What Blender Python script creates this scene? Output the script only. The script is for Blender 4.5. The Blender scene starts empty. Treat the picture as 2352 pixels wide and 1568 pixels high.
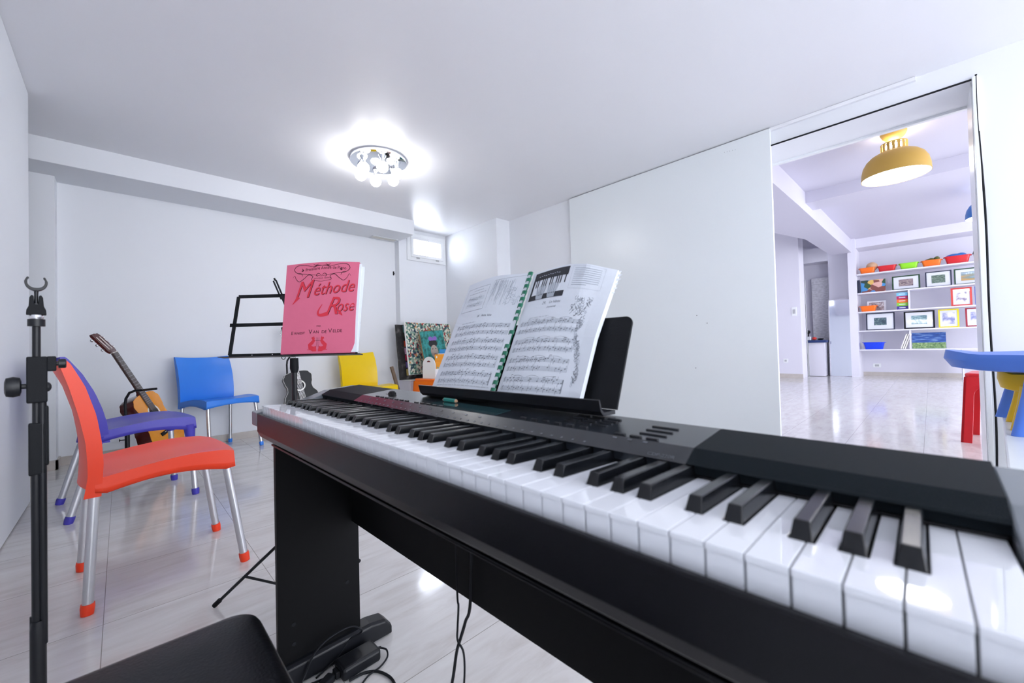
import bpy, math, random
from mathutils import Vector, Matrix
random.seed(7)
PI = math.pi
R = math.radians
sc = bpy.context.scene
C = sc.collection

# ---------------------------------------------------------------- camera
cam_d = bpy.data.cameras.new('camera'); cam = bpy.data.objects.new('camera', cam_d); C.objects.link(cam)
def cam_axes(yaw, pitch, roll):
    f = Vector((math.cos(yaw)*math.cos(pitch), math.sin(yaw)*math.cos(pitch), math.sin(pitch)))
    r = Vector((math.sin(yaw), -math.cos(yaw), 0)); d = f.cross(r)
    return (r*math.cos(roll)+d*math.sin(roll)), (-r*math.sin(roll)+d*math.cos(roll)), f
cr_, cd_, cf_ = cam_axes(R(45.974), R(0.9616), R(1.4563))
m = Matrix.Identity(4)
for i in range(3):
    m[i][0] = cr_[i]; m[i][1] = -cd_[i]; m[i][2] = -cf_[i]
m.translation = Vector((0, 0, .85))
cam.matrix_world = m
cam_d.sensor_width = 36.0; cam_d.lens = 36.0*930.34/2352
cam_d.clip_start = .02; cam_d.clip_end = 100
cam_d.dof.use_dof = True; cam_d.dof.focus_distance = 1.7; cam_d.dof.aperture_fstop = 5.0
sc.camera = cam

# ---------------------------------------------------------------- world, light, exposure
w = bpy.data.worlds.new('daylight'); sc.world = w; w.use_nodes = True
bg = w.node_tree.nodes['Background']; bg.inputs[0].default_value = (.90, .93, 1.0, 1); bg.inputs[1].default_value = 3.3
sc.view_settings.view_transform = 'Standard'; sc.view_settings.look = 'None'
sc.view_settings.gamma = 1; sc.view_settings.use_curve_mapping = False
sc.view_settings.exposure = 1.08

wl = bpy.data.lights.new('window_daylight', 'AREA'); wl.shape = 'RECTANGLE'; wl.size = .48; wl.size_y = .30; wl.energy = 14; wl.color = (.95, .97, 1)
wo = bpy.data.objects.new('window_daylight', wl); C.objects.link(wo); wo.location = (3.045, 5.16, 2.19); wo.rotation_euler = (R(222), 0, 0)
# ---------------------------------------------------------------- materials
def lin(h):
    if isinstance(h, str):
        c = [int(h[i:i+2], 16)/255 for i in (0, 2, 4)]
        return tuple(x/12.92 if x <= .04045 else ((x+.055)/1.055)**2.4 for x in c)+(1,)
    return tuple(h)+(1,)
def mat(name, col, rough=.5, metal=0, coat=0, emit=0, noise=0.0, scale=20, bump=0.0, bscale=200, spec=.5, ecol=None, alpha=1, trans=0):
    mt = bpy.data.materials.new(name); mt.use_nodes = True
    n = mt.node_tree.nodes; L = mt.node_tree.links; b = n['Principled BSDF']
    c = lin(col)
    b.inputs['Base Color'].default_value = c; b.inputs['Roughness'].default_value = rough
    b.inputs['Metallic'].default_value = metal; b.inputs['Coat Weight'].default_value = coat
    b.inputs['Specular IOR Level'].default_value = spec
    b.inputs['Transmission Weight'].default_value = trans
    if emit:
        b.inputs['Emission Color'].default_value = lin(ecol) if ecol else c; b.inputs['Emission Strength'].default_value = emit
    if noise or bump:
        tc = n.new('ShaderNodeTexCoord')
    if noise:
        nz = n.new('ShaderNodeTexNoise'); nz.inputs['Scale'].default_value = scale; nz.inputs['Detail'].default_value = 4
        L.new(tc.outputs['Object'], nz.inputs['Vector'])
        mx = n.new('ShaderNodeMix'); mx.data_type = 'RGBA'
        mx.inputs[6].default_value = tuple(max(0, x*(1-noise)) for x in c[:3])+(1,); mx.inputs[7].default_value = tuple(min(1, x*(1+noise)) for x in c[:3])+(1,)
        L.new(nz.outputs['Fac'], mx.inputs[0]); L.new(mx.outputs[2], b.inputs['Base Color'])
    if bump:
        nb = n.new('ShaderNodeTexNoise'); nb.inputs['Scale'].default_value = bscale
        L.new(tc.outputs['Object'], nb.inputs['Vector'])
        bp = n.new('ShaderNodeBump'); bp.inputs['Strength'].default_value = bump; bp.inputs['Distance'].default_value = .002
        L.new(nb.outputs['Fac'], bp.inputs['Height']); L.new(bp.outputs[0], b.inputs['Normal'])
    return mt
def ramp_mat(name, stops, scale=8, rough=.6, detail=3, stretch=(1, 1, 1), kind='noise', dist=0.0):
    """painted canvas: noise or voronoi patches run through a colour ramp"""
    mt = bpy.data.materials.new(name); mt.use_nodes = True
    n = mt.node_tree.nodes; L = mt.node_tree.links; b = n['Principled BSDF']; b.inputs['Roughness'].default_value = rough
    tc = n.new('ShaderNodeTexCoord'); mp = n.new('ShaderNodeMapping'); mp.inputs['Scale'].default_value = stretch
    L.new(tc.outputs['Object'], mp.inputs[0])
    if kind == 'noise':
        t = n.new('ShaderNodeTexNoise'); t.inputs['Detail'].default_value = detail; t.inputs['Distortion'].default_value = dist; out = t.outputs['Fac']
    else:
        t = n.new('ShaderNodeTexVoronoi'); out = t.outputs['Color']
    t.inputs['Scale'].default_value = scale
    L.new(mp.outputs[0], t.inputs['Vector'])
    if kind != 'noise':
        sp = n.new('ShaderNodeSeparateColor'); L.new(out, sp.inputs[0]); out = sp.outputs[0]
    r = n.new('ShaderNodeValToRGB'); r.color_ramp.interpolation = 'LINEAR' if kind == 'noise' else 'CONSTANT'
    while len(r.color_ramp.elements) < len(stops): r.color_ramp.elements.new(.5)
    for e, (p, c) in zip(r.color_ramp.elements, stops): e.position = p; e.color = lin(c)
    L.new(out, r.inputs[0]); L.new(r.outputs[0], b.inputs['Base Color'])
    return mt

M = {}
M['wall'] = mat('white_wall_paint', (.80, .82, .86), .55, noise=.01, scale=3, bump=.05, bscale=120)
M['ceil'] = mat('white_ceiling_paint', (.84, .845, .88), .38, noise=.01, scale=2)
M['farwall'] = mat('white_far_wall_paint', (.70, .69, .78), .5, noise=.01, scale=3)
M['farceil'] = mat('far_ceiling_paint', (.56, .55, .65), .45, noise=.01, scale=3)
M['panelwhite'] = mat('white_laminate', (.80, .84, .86), .3, noise=.008, scale=2)
M['trimwhite'] = mat('white_gloss_trim', (.84, .86, .88), .25)
M['rubber'] = mat('black_rubber', (.009, .010, .013), .6, spec=.2)
M['black'] = mat('black_plastic', (.008, .009, .012), .35, bump=.1, bscale=900, spec=.3)
M['blackmatte'] = mat('black_matte', (.006, .007, .009), .6, bump=.2, bscale=700, spec=.18)
M['blackwood'] = mat('black_board', (.0035, .0038, .0045), .5, noise=.2, scale=60, spec=.12)
M['keywhite'] = mat('white_key_plastic', (.80, .82, .87), .035)
M['keyblack'] = mat('black_key_plastic', (.006, .007, .009), .16, bump=.06, bscale=600, spec=.3)
M['case'] = mat('keyboard_case', (.005, .005, .007), .26, bump=.12, bscale=1200, spec=.2)
M['panelgrey'] = mat('control_panel_grey', (.018, .022, .028), .17, bump=.08, bscale=1200, spec=.6)
M['grille'] = mat('speaker_grille_black', (.004, .008, .011), .6, bump=.5, bscale=1500, spec=.12)
M['cheek'] = mat('silver_grey_end', (.16, .18, .20), .25)
M['leather'] = mat('black_leather', (.008, .009, .012), .45, noise=.1, scale=30, bump=.25, bscale=260, spec=.3)
M['alu'] = mat('brushed_aluminium', (.62, .63, .66), .32, metal=.85, noise=.04, scale=40)
M['chrome'] = mat('chrome', (.80, .83, .88), .06, metal=1)
M['steel'] = mat('nickel_steel', (.7, .7, .72), .25, metal=1)
M['paper'] = mat('white_paper', (.70, .74, .80), .6, noise=.02, scale=14)
M['ink'] = mat('grey_print_ink', (.20, .22, .26), .7)
M['staff'] = mat('light_print_ink', (.42, .46, .52), .7)
M['inkblack'] = mat('black_print_ink', (.02, .022, .03), .6)
M['pink'] = mat('pink_card', 'CE6480', .7, noise=.03, scale=60)
M['redink'] = mat('red_print', 'C8283C', .7)
M['darkink'] = mat('dark_red_print', '4A1426', .7)
M['greencomb'] = mat('green_comb_plastic', '136A50', .35)
M['teal'] = mat('teal_pencil_paint', '168076', .3)
M['woodlight'] = mat('bare_pencil_wood', 'C8A080', .6)
M['orange'] = mat('orange_red_plastic', (.88, .052, .012), .38, bump=.08, bscale=500)
M['blue'] = mat('blue_plastic', (.03, .22, .80), .35, bump=.08, bscale=500)
M['purple'] = mat('violet_blue_plastic', (.055, .045, .42), .38, bump=.08, bscale=500)
M['yellow'] = mat('yellow_plastic', (.86, .60, .0), .35, bump=.06, bscale=500)
M['kidorange'] = mat('bright_orange_plastic', (.90, .17, .01), .3)
M['kidred'] = mat('red_plastic', (.62, .012, .02), .28)
M['kidblue'] = mat('periwinkle_plastic', (.08, .21, .74), .4, noise=.05, scale=6)
M['kidyellow'] = mat('mustard_plastic', (.80, .50, .01), .35)
M['kidgreen'] = mat('lime_plastic', (.28, .72, .02), .3)
M['basinblue'] = mat('cobalt_plastic', (.005, .05, .72), .3)
M['lampyellow'] = mat('ochre_enamel', (.48, .29, .05), .5)
M['lampblue'] = mat('blue_enamel', (.02, .16, .50), .4)
M['bulb'] = mat('lit_globe', (1, 1, 1), .3, emit=15, ecol=(1, .99, .98))
M['diffuser'] = mat('lit_diffuser', (1, 1, 1), .3, emit=10, ecol=(1, 1, 1))
M['guitar_red'] = mat('dark_red_mahogany', (.085, .012, .010), .16, coat=.5, noise=.25, scale=12)
M['guitar_top'] = mat('amber_spruce', (.72, .27, .02), .15, coat=.5, noise=.08, scale=25)
M['fret'] = mat('dark_rosewood', (.05, .035, .03), .4, noise=.2, scale=50)
M['gblack'] = mat('black_guitar_lacquer', (.008, .010, .013), .35, spec=.2)
M['ivory'] = mat('ivory_binding', (.75, .74, .70), .4)
M['tan'] = mat('tan_wood', (.28, .17, .09), .5, noise=.2, scale=30)
M['oldwood'] = mat('weathered_brown_wood', (.16, .115, .08), .7, noise=.35, scale=30)
M['glass'] = mat('window_glass', (.95, .97, 1), .15, trans=1.0)
M['mirror'] = mat('mirror_glass', (.80, .84, .92), .05, metal=1)
M['skirting'] = mat('beige_stone_skirting', (.52, .48, .45), .3, noise=.18, scale=9)
M['grey'] = mat('soft_grey_plastic', (.45, .46, .48), .5)
M['darkblue'] = mat('navy_cloth', (.01, .03, .13), .7, noise=.3, scale=20)
M['navyframe'] = mat('dark_navy_frame', (.012, .018, .045), .35)
M['greenframe'] = mat('dark_green_frame', (.012, .055, .018), .35)
M['redframe'] = mat('red_frame', (.60, .05, .04), .35)
M['crimsonframe'] = mat('crimson_frame', (.32, .01, .03), .35)
M['yellowframe'] = mat('lemon_frame', (.78, .66, .01), .35)
M['blueframe'] = mat('royal_blue_frame', (.01, .06, .42), .35)
M['mount'] = mat('white_picture_mount', (.70, .72, .78), .05, coat=1)
M['ochrecard'] = mat('orange_book_cover', (.85, .33, .02), .4)
M['mauve'] = mat('mauve_book_cover', (.25, .10, .24), .5)
M['sky'] = mat('sky_blue_card', (.04, .28, .62), .5)
M['brick'] = None

def floor_material():
    mt = bpy.data.materials.new('polished_beige_tiles'); mt.use_nodes = True
    n = mt.node_tree.nodes; L = mt.node_tree.links; b = n['Principled BSDF']
    tc = n.new('ShaderNodeTexCoord'); sp = n.new('ShaderNodeSeparateXYZ'); L.new(tc.outputs['Object'], sp.inputs[0])
    def line(sock, off, pitch, half):
        a = n.new('ShaderNodeMath'); a.operation = 'SUBTRACT'; L.new(sock, a.inputs[0]); a.inputs[1].default_value = off-pitch*40
        d = n.new('ShaderNodeMath'); d.operation = 'DIVIDE'; L.new(a.outputs[0], d.inputs[0]); d.inputs[1].default_value = pitch
        f = n.new('ShaderNodeMath'); f.operation = 'FRACT'; L.new(d.outputs[0], f.inputs[0])
        fl = n.new('ShaderNodeMath'); fl.operation = 'FLOOR'; L.new(d.outputs[0], fl.inputs[0])
        s = n.new('ShaderNodeMath'); s.operation = 'SUBTRACT'; L.new(f.outputs[0], s.inputs[0]); s.inputs[1].default_value = .5
        ab = n.new('ShaderNodeMath'); ab.operation = 'ABSOLUTE'; L.new(s.outputs[0], ab.inputs[0])
        g = n.new('ShaderNodeMath'); g.operation = 'GREATER_THAN'; L.new(ab.outputs[0], g.inputs[0]); g.inputs[1].default_value = .5-half/pitch
        return g.outputs[0], fl.outputs[0]
    gx, fx = line(sp.outputs[0], -.046, .455, .0011)
    gy, fy = line(sp.outputs[1], .965, .4505, .0011)
    mxg = n.new('ShaderNodeMath'); mxg.operation = 'MAXIMUM'; L.new(gx, mxg.inputs[0]); L.new(gy, mxg.inputs[1])
    # per-tile offset so veins break at the joints
    cb = n.new('ShaderNodeCombineXYZ'); L.new(fx, cb.inputs[0]); L.new(fy, cb.inputs[1])
    wn = n.new('ShaderNodeTexWhiteNoise'); L.new(cb.outputs[0], wn.inputs[0])
    ad = n.new('ShaderNodeVectorMath'); ad.operation = 'MULTIPLY_ADD'; L.new(wn.outputs[1], ad.inputs[0]); ad.inputs[1].default_value = (7, 7, 7)
    rot = n.new('ShaderNodeMapping'); rot.inputs['Rotation'].default_value = (0, 0, R(-12)); rot.inputs['Scale'].default_value = (1.5, 7, 1)
    L.new(tc.outputs['Object'], rot.inputs[0]); L.new(rot.outputs[0], ad.inputs[2])
    nz = n.new('ShaderNodeTexNoise'); nz.inputs['Scale'].default_value = 2.2; nz.inputs['Detail'].default_value = 8; nz.inputs['Roughness'].default_value = .65; nz.inputs['Distortion'].default_value = .6
    L.new(ad.outputs[0], nz.inputs['Vector'])
    r = n.new('ShaderNodeValToRGB'); e = r.color_ramp.elements
    e[0].position = .28; e[0].color = (.56, .53, .51, 1); e[1].position = .72; e[1].color = (.72, .71, .70, 1)
    x = e.new(.5); x.color = (.66, .64, .63, 1)
    L.new(nz.outputs['Fac'], r.inputs[0])
    mx = n.new('ShaderNodeMix'); mx.data_type = 'RGBA'; L.new(mxg.outputs[0], mx.inputs[0]); L.new(r.outputs[0], mx.inputs[6]); mx.inputs[7].default_value = (.30, .28, .26, 1)
    L.new(mx.outputs[2], b.inputs['Base Color'])
    b.inputs['Roughness'].default_value = .11
    n2 = n.new('ShaderNodeTexNoise'); n2.inputs['Scale'].default_value = 18; L.new(tc.outputs['Object'], n2.inputs['Vector'])
    bp = n.new('ShaderNodeBump'); bp.inputs['Strength'].default_value = .06; bp.inputs['Distance'].default_value = .004
    L.new(n2.outputs['Fac'], bp.inputs['Height']); L.new(bp.outputs[0], b.inputs['Normal'])
    return mt
M['floor'] = floor_material()
def brick_material():
    mt = bpy.data.materials.new('white_glazed_brick'); mt.use_nodes = True
    n = mt.node_tree.nodes; L = mt.node_tree.links; b = n['Principled BSDF']
    tc = n.new('ShaderNodeTexCoord'); mp = n.new('ShaderNodeMapping'); mp.inputs['Rotation'].default_value = (R(90), 0, R(90)); L.new(tc.outputs['Object'], mp.inputs[0])
    nz = n.new('ShaderNodeTexNoise'); nz.inputs['Scale'].default_value = 14; nz.inputs['Detail'].default_value = 5
    mp2 = n.new('ShaderNodeMapping'); mp2.inputs['Scale'].default_value = (1, 1, 2.4); L.new(tc.outputs['Object'], mp2.inputs[0]); L.new(mp2.outputs[0], nz.inputs['Vector'])
    r = n.new('ShaderNodeValToRGB'); r.color_ramp.elements[0].position = .35; r.color_ramp.elements[0].color = (.52, .52, .57, 1); r.color_ramp.elements[1].position = .6; r.color_ramp.elements[1].color = (.70, .70, .76, 1)
    L.new(nz.outputs['Fac'], r.inputs[0]); L.new(r.outputs[0], b.inputs['Base Color']); b.inputs['Roughness'].default_value = .3
    bp = n.new('ShaderNodeBump'); bp.inputs['Strength'].default_value = .2; L.new(nz.outputs['Fac'], bp.inputs['Height']); L.new(bp.outputs[0], b.inputs['Normal'])
    return mt
M['brick'] = brick_material()

# ---------------------------------------------------------------- mesh building
class MB:
    def __init__(s, X=None): s.v = []; s.f = []; s.mi = []; s.X = X or Matrix.Identity(4)
    def add(s, vs, fs, mi=0):
        o = len(s.v); s.v += [tuple(s.X @ Vector(p)) for p in vs]; s.f += [tuple(o+i for i in f) for f in fs]; s.mi += [mi]*len(fs); return s
    def box(s, x0, x1, y0, y1, z0, z1, mi=0):
        vs = [(x, y, z) for x in (x0, x1) for y in (y0, y1) for z in (z0, z1)]
        return s.add(vs, [(0, 1, 3, 2), (4, 6, 7, 5), (0, 4, 5, 1), (2, 3, 7, 6), (0, 2, 6, 4), (1, 5, 7, 3)], mi)
    def prism(s, poly, a0, a1, axis=2, mi=0):
        def P(p, a): return {2: (p[0], p[1], a), 1: (p[0], a, p[1]), 0: (a, p[0], p[1])}[axis]
        n = len(poly); vs = [P(p, a0) for p in poly]+[P(p, a1) for p in poly]
        return s.add(vs, [tuple(range(n))[::-1], tuple(range(n, 2*n))]+[(i, (i+1) % n, n+(i+1) % n, n+i) for i in range(n)], mi)
    def loft(s, rings, closed=False, cap=True, mi=0):
        n = len(rings[0]); vs = [p for r in rings for p in r]; fs = []
        for k in range(len(rings)-(0 if closed else 1)):
            k2 = (k+1) % len(rings)
            for i in range(n): fs.append((k*n+i, k*n+(i+1) % n, k2*n+(i+1) % n, k2*n+i))
        if cap and not closed: fs += [tuple(range(n))[::-1], tuple((len(rings)-1)*n+i for i in range(n))]
        return s.add(vs, fs, mi)
    def tube(s, pts, r, n=12, mi=0, closed=False, flat=1.0):
        pts = [Vector(p) for p in pts]; rings = []; prev = None; N = len(pts)
        rs = r if isinstance(r, (list, tuple)) else [r]*N
        for i, p in enumerate(pts):
            a = pts[(i-1) % N] if (closed or i > 0) else p; b = pts[(i+1) % N] if (closed or i < N-1) else p
            t = (b-a).normalized()
            if prev is None:
                u = t.orthogonal().normalized()
                if abs(t.z) < .9: u = (Vector((0, 0, 1))-t*t.z).normalized()
            else: u = (prev-t*prev.dot(t)).normalized()
            prev = u; v = t.cross(u)
            rings.append([tuple(p+(u*math.cos(q)*flat+v*math.sin(q))*rs[i]) for q in [2*PI*k/n for k in range(n)]])
        return s.loft(rings, closed=closed, mi=mi)
    def cyl(s, a, b, r, n=20, mi=0, r2=None): return s.tube([a, b], [r, r if r2 is None else r2], n, mi)
    def lathe(s, prof, c=(0, 0, 0), n=32, mi=0):
        rings = [[(c[0]+r*math.cos(2*PI*k/n), c[1]+r*math.sin(2*PI*k/n), c[2]+z) for k in range(n)] for r, z in prof]
        return s.loft(rings, cap=True, mi=mi)
    def shell(s, prof, c=(0, 0, 0), n=32, mi=0):
        rings = [[(c[0]+r*math.cos(2*PI*k/n), c[1]+r*math.sin(2*PI*k/n), c[2]+z) for k in range(n)] for r, z in prof]
        return s.loft(rings, closed=True, cap=False, mi=mi)
    def sphere(s, c, r, n=20, mi=0, sc=(1, 1, 1)):
        m_ = max(6, n//2)
        prof = [(max(1e-5, math.sin(PI*i/m_))*r, -math.cos(PI*i/m_)*r) for i in range(m_+1)]
        rings = [[(c[0]+q*math.cos(2*PI*k/n)*sc[0], c[1]+q*math.sin(2*PI*k/n)*sc[1], c[2]+z*sc[2]) for k in range(n)] for q, z in prof]
        return s.loft(rings, mi=mi)
    def grid(s, fn, nu, nv, mi=0):
        vs = [fn(i/nu, j/nv) for i in range(nu+1) for j in range(nv+1)]
        return s.add(vs, [(i*(nv+1)+j, (i+1)*(nv+1)+j, (i+1)*(nv+1)+j+1, i*(nv+1)+j+1) for i in range(nu) for j in range(nv)], mi)
    def sheet(s, fn, nu, nv, th, mi=0):
        """closed thin solid: fn(u,v,side) with side 0 front / 1 back"""
        o = len(s.v); a = [fn(i/nu, j/nv, 0) for i in range(nu+1) for j in range(nv+1)]; b = [fn(i/nu, j/nv, 1) for i in range(nu+1) for j in range(nv+1)]
        K = len(a); I = lambda i, j: i*(nv+1)+j; fs = []
        for i in range(nu):
            for j in range(nv):
                q = (I(i, j), I(i+1, j), I(i+1, j+1), I(i, j+1)); fs.append(q); fs.append(tuple(K+x for x in q[::-1]))
        for i in range(nu):
            fs.append((I(i, 0), K+I(i, 0), K+I(i+1, 0), I(i+1, 0))); fs.append((I(i, nv), I(i+1, nv), K+I(i+1, nv), K+I(i, nv)))
        for j in range(nv):
            fs.append((I(0, j), I(0, j+1), K+I(0, j+1), K+I(0, j))); fs.append((I(nu, j), K+I(nu, j), K+I(nu, j+1), I(nu, j+1)))
        return s.add(a+b, fs, mi)
    def build(s, name, mats, parent=None, smooth=False, bevel=0, seg=2, loc=None):
        me = bpy.data.meshes.new(name)
        if loc is not None:
            L_ = Vector(loc); me.from_pydata([tuple(Vector(p)-L_) for p in s.v], [], s.f)
        else: me.from_pydata(s.v, [], s.f)
        if not isinstance(mats, (list, tuple)): mats = [mats]
        for q in mats: me.materials.append(q)
        for p, k in zip(me.polygons, s.mi): p.material_index = k
        import bmesh
        b = bmesh.new(); b.from_mesh(me); bmesh.ops.recalc_face_normals(b, faces=b.faces); b.to_mesh(me); b.free()
        if smooth:
            for p in me.polygons: p.use_smooth = True
            try: me.set_sharp_from_angle(angle=R(38))
            except Exception: pass
        o = bpy.data.objects.new(name, me); C.objects.link(o)
        if loc is not None: o.location = loc
        if parent: o.parent = parent
        if bevel:
            md = o.modifiers.new('bevel', 'BEVEL'); md.width = bevel; md.segments = seg; md.limit_method = 'ANGLE'; md.angle_limit = R(35)
            md.harden_normals = False
        return o
def ring(mb, x0, x1, z0, z1, wd, y0, y1, mi=0):
    o_ = [(x0, z0), (x1, z0), (x1, z1), (x0, z1)]; i_ = [(x0+wd, z0+wd), (x1-wd, z0+wd), (x1-wd, z1-wd), (x0+wd, z1-wd)]
    return mb.loft([[(x, y0, z) for x, z in o_], [(x, y0, z) for x, z in i_], [(x, y1, z) for x, z in i_], [(x, y1, z) for x, z in o_]], closed=True, cap=False, mi=mi)
def attach(o, parent):
    o.parent = parent; o.matrix_parent_inverse = (Matrix.Translation(parent.location) @ parent.rotation_euler.to_matrix().to_4x4()).inverted(); return o
def thing(name, label, cat, loc=(0, 0, 0), rz=0, group=None, mtx=None):
    o = bpy.data.objects.new(name, None); C.objects.link(o); o.empty_display_size = .1
    if mtx is not None: o.matrix_world = mtx
    else: o.location = loc; o.rotation_euler = (0, 0, rz)
    o['label'] = label; o['category'] = cat
    if group: o['group'] = group
    return o
def tag(o, label, cat, group=None):
    o['label'] = label; o['category'] = cat
    if group: o['group'] = group
    return o
def struct(name, mb, m_, bevel=0, loc=None):
    o = mb.build(name, m_, bevel=bevel, loc=loc); o['kind'] = 'structure'; return o
def copy_tree(o, parent=None):
    c = o.copy(); C.objects.link(c); c.parent = parent
    for ch in list(o.children): copy_tree(ch, c)
    return c
def frame(o, x, y, z):
    m_ = Matrix.Identity(4)
    for i in range(3): m_[i][0] = x[i]; m_[i][1] = y[i]; m_[i][2] = z[i]
    m_.translation = Vector(o); return m_
def text_polys(txt, size, shear=0, font=None, ext=0.0, weight=0.0):
    cu = bpy.data.curves.new('t', 'FONT'); cu.body = txt; cu.size = size; cu.shear = shear; cu.offset = weight
    cu.align_x = 'LEFT'; cu.resolution_u = 3
    ob = bpy.data.objects.new('t', cu); C.objects.link(ob)
    dg = bpy.context.evaluated_depsgraph_get(); dg.update()
    me = bpy.data.meshes.new_from_object(ob.evaluated_get(dg))
    vs = [tuple(v.co) for v in me.vertices]; fs = [tuple(p.vertices) for p in me.polygons]
    bpy.data.objects.remove(ob); bpy.data.meshes.remove(me); bpy.data.curves.remove(cu)
    wid = max([v[0] for v in vs] or [0])
    return vs, fs, wid
def smooth_path(pts, k=6):
    o_ = []; P4 = [Vector(p) for p in pts]
    for i in range(len(P4)-1):
        a_, b_, c_, d_ = P4[max(0, i-1)], P4[i], P4[i+1], P4[min(len(P4)-1, i+2)]
        for q in range(k):
            t_ = q/k; o_.append(.5*((2*b_)+(c_-a_)*t_+(2*a_-5*b_+4*c_-d_)*t_*t_+(3*b_-a_-3*c_+d_)*t_**3))
    return o_+[P4[-1]]
def ribbon(mb, pts, w, mi=0, P=None):
    """flat line of width w through 2D pts, placed by P(x, y)"""
    n = len(pts); vs = []
    for i, (x, y) in enumerate(pts):
        a = pts[max(0, i-1)]; b = pts[min(n-1, i+1)]; dx, dy = b[0]-a[0], b[1]-a[1]; l = math.hypot(dx, dy) or 1
        ww = w(i/(n-1)) if callable(w) else w
        nx, ny = -dy/l*ww/2, dx/l*ww/2; vs += [P(x+nx, y+ny), P(x-nx, y-ny)]
    mb.add(vs, [(2*i, 2*i+1, 2*i+3, 2*i+2) for i in range(n-1)], mi)

# ================================================================ THE ROOM
H = 2.47; XR = 3.57; YB = 4.90
struct('floor', MB().box(-2.2, 13.2, -4.5, 6.0, -.1, 0), M['floor'])
struct('ceiling', MB().box(-1.7, XR+.02, -3.3, 5.2, H, H+.12), M['ceil'])
struct('wall_left', MB().box(-.53, -.39, -3.3, 3.74, 0, H), M['wall'], bevel=.02)
struct('wall_far_left', MB().box(-1.7, -1.6, 3.0, 5.2, 0, H), M['wall'])
struct('wall_alcove_added', MB().box(-1.7, -.50, 2.9, 3.0, 0, H), M['wall'])  # unseen wall, added to keep outside light off the back column
struct('wall_back', MB().box(-1.6, 2.63, YB, 5.2, 0, H), M['wall'])
struct('wall_back_column', MB().box(-1.5, -.365, 4.74, YB+.01, 0, 2.30), M['wall'])
struct('wall_soffit', MB().box(-1.6, 2.64, 4.43, YB+.01, 2.292, H+.001), M['wall'], bevel=.004)
wx0, wx1, wz0, wz1 = 2.80, 3.29, 2.11, 2.37
mb = MB().box(2.62, wx0, 4.79, 5.2, 0, H).box(wx1, 3.36, 4.79, 5.2, 0, H).box(wx0, wx1, 4.79, 5.2, 0, wz0).box(wx0, wx1, 4.79, 5.2, wz1, H)
struct('wall_window', mb, M['wall'])
struct('wall_right_column', MB().box(3.35, XR+.01, 3.69, 5.2, 0, H), M['wall'], bevel=.003)
mb = MB().box(XR, 3.96, 1.3, 5.2, 0, 3.3).box(XR, 3.96, -3.3, -.215, 0, 3.3).box(XR, 3.96, -.215, 1.3, 2.34, 3.3)
struct('wall_right', mb, M['wall'])
struct('wall_right_rail', MB().box(3.545, XR+.01, .02, .80, 2.445, 2.468), M['ceil'])
# skirting
struct('baseboard_back', MB().box(-.365, 2.62, YB-.012, YB+.01, 0, .068), M['skirting'], bevel=.002)
struct('baseboard_column', MB().box(-1.5, -.352, 4.727, 4.745, 0, .075).box(-.37, -.352, 4.727, YB, 0, .075), M['skirting'], bevel=.002)
struct('baseboard_window', MB().box(2.62, 3.35, 4.777, 4.795, 0, .068), M['skirting'])
struct('baseboard_right', MB().box(XR-.012, XR+.01, 2.72, 3.69, 0, .068), M['skirting'])
# door casing
d3 = MB().box(3.552, XR+.012, -.229, -.208, 0, 2.352)
struct('trim_1', d3, M['trimwhite'], bevel=.002)
mb = MB().tube([(3.556, -.233-.006*math.sin(z*2.1)-.004*math.sin(z*5), z) for z in [0.02+2.34*i/24 for i in range(25)]], .0048, 8)
mb.tube([(3.558, -.206, 2.338), (3.558, .3, 2.3365), (3.558, 1.3, 2.337)], .006, 8)
tag(mb.build('door_seal', M['rubber'], smooth=True), 'black rubber seal running down and across the doorway edge', 'seal')
struct('trim_2', MB().box(3.94, 3.975, -.215, 1.3, 2.325, 2.343).box(3.6, 3.94, -.2145, -.205, 0, 2.34), M['trimwhite'])
# sliding door panel
pd = MB().box(3.535, 3.565, .80, 2.70, .012, 2.462)
dr = struct('door_1', pd, M['panelwhite'], bevel=.002)
hb = MB()
for y, z in ((1.382, 1.09), (1.404, .642), (1.30, 1.02)): hb.sphere((3.5345, y, z), .0035, 8)
for i in range(5): hb.sphere((3.5345, 1.12-.02*i, 2.395-.002*i), .0018, 8)
hb.build('screw_hole', M['rubber'], dr)
# window
def window():
    x0, x1, z0, z1 = 2.732, 3.340, 2.055, 2.425; y = 4.79
    f = ring(MB(), x0, x1, z0, z1, .055, y-.022, y+.05)
    o = struct('window_1', f, M['trimwhite'], bevel=.004)
    s_ = ring(MB(), x0+.05, x1-.05, z0+.048, z1-.048, .040, y-.034, y+.02)
    s_.build('window_sash', M['trimwhite'], o, bevel=.004)
    MB().box(x0+.085, x1-.085, y-.004, y+.002, z0+.083, z1-.083).build('window_pane', M['glass'], o)
    h = MB().box((x0+x1)/2-.02, (x0+x1)/2+.02, y-.04, y-.034, z1-.085, z1-.055).box((x0+x1)/2-.006, (x0+x1)/2+.006, y-.055, y-.04, z1-.10, z1-.06)
    h.build('window_latch', M['trimwhite'], o, bevel=.002)
    for hx in (x0+.15, x1-.15):
        MB().box(hx-.025, hx+.025, y-.037, y-.034, z0+.028, z0+.05).cyl((hx-.02, y-.04, z0+.045), (hx+.02, y-.04, z0+.045), .004, 8).build('window_hinge', M['grey'], o)
window()
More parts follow.
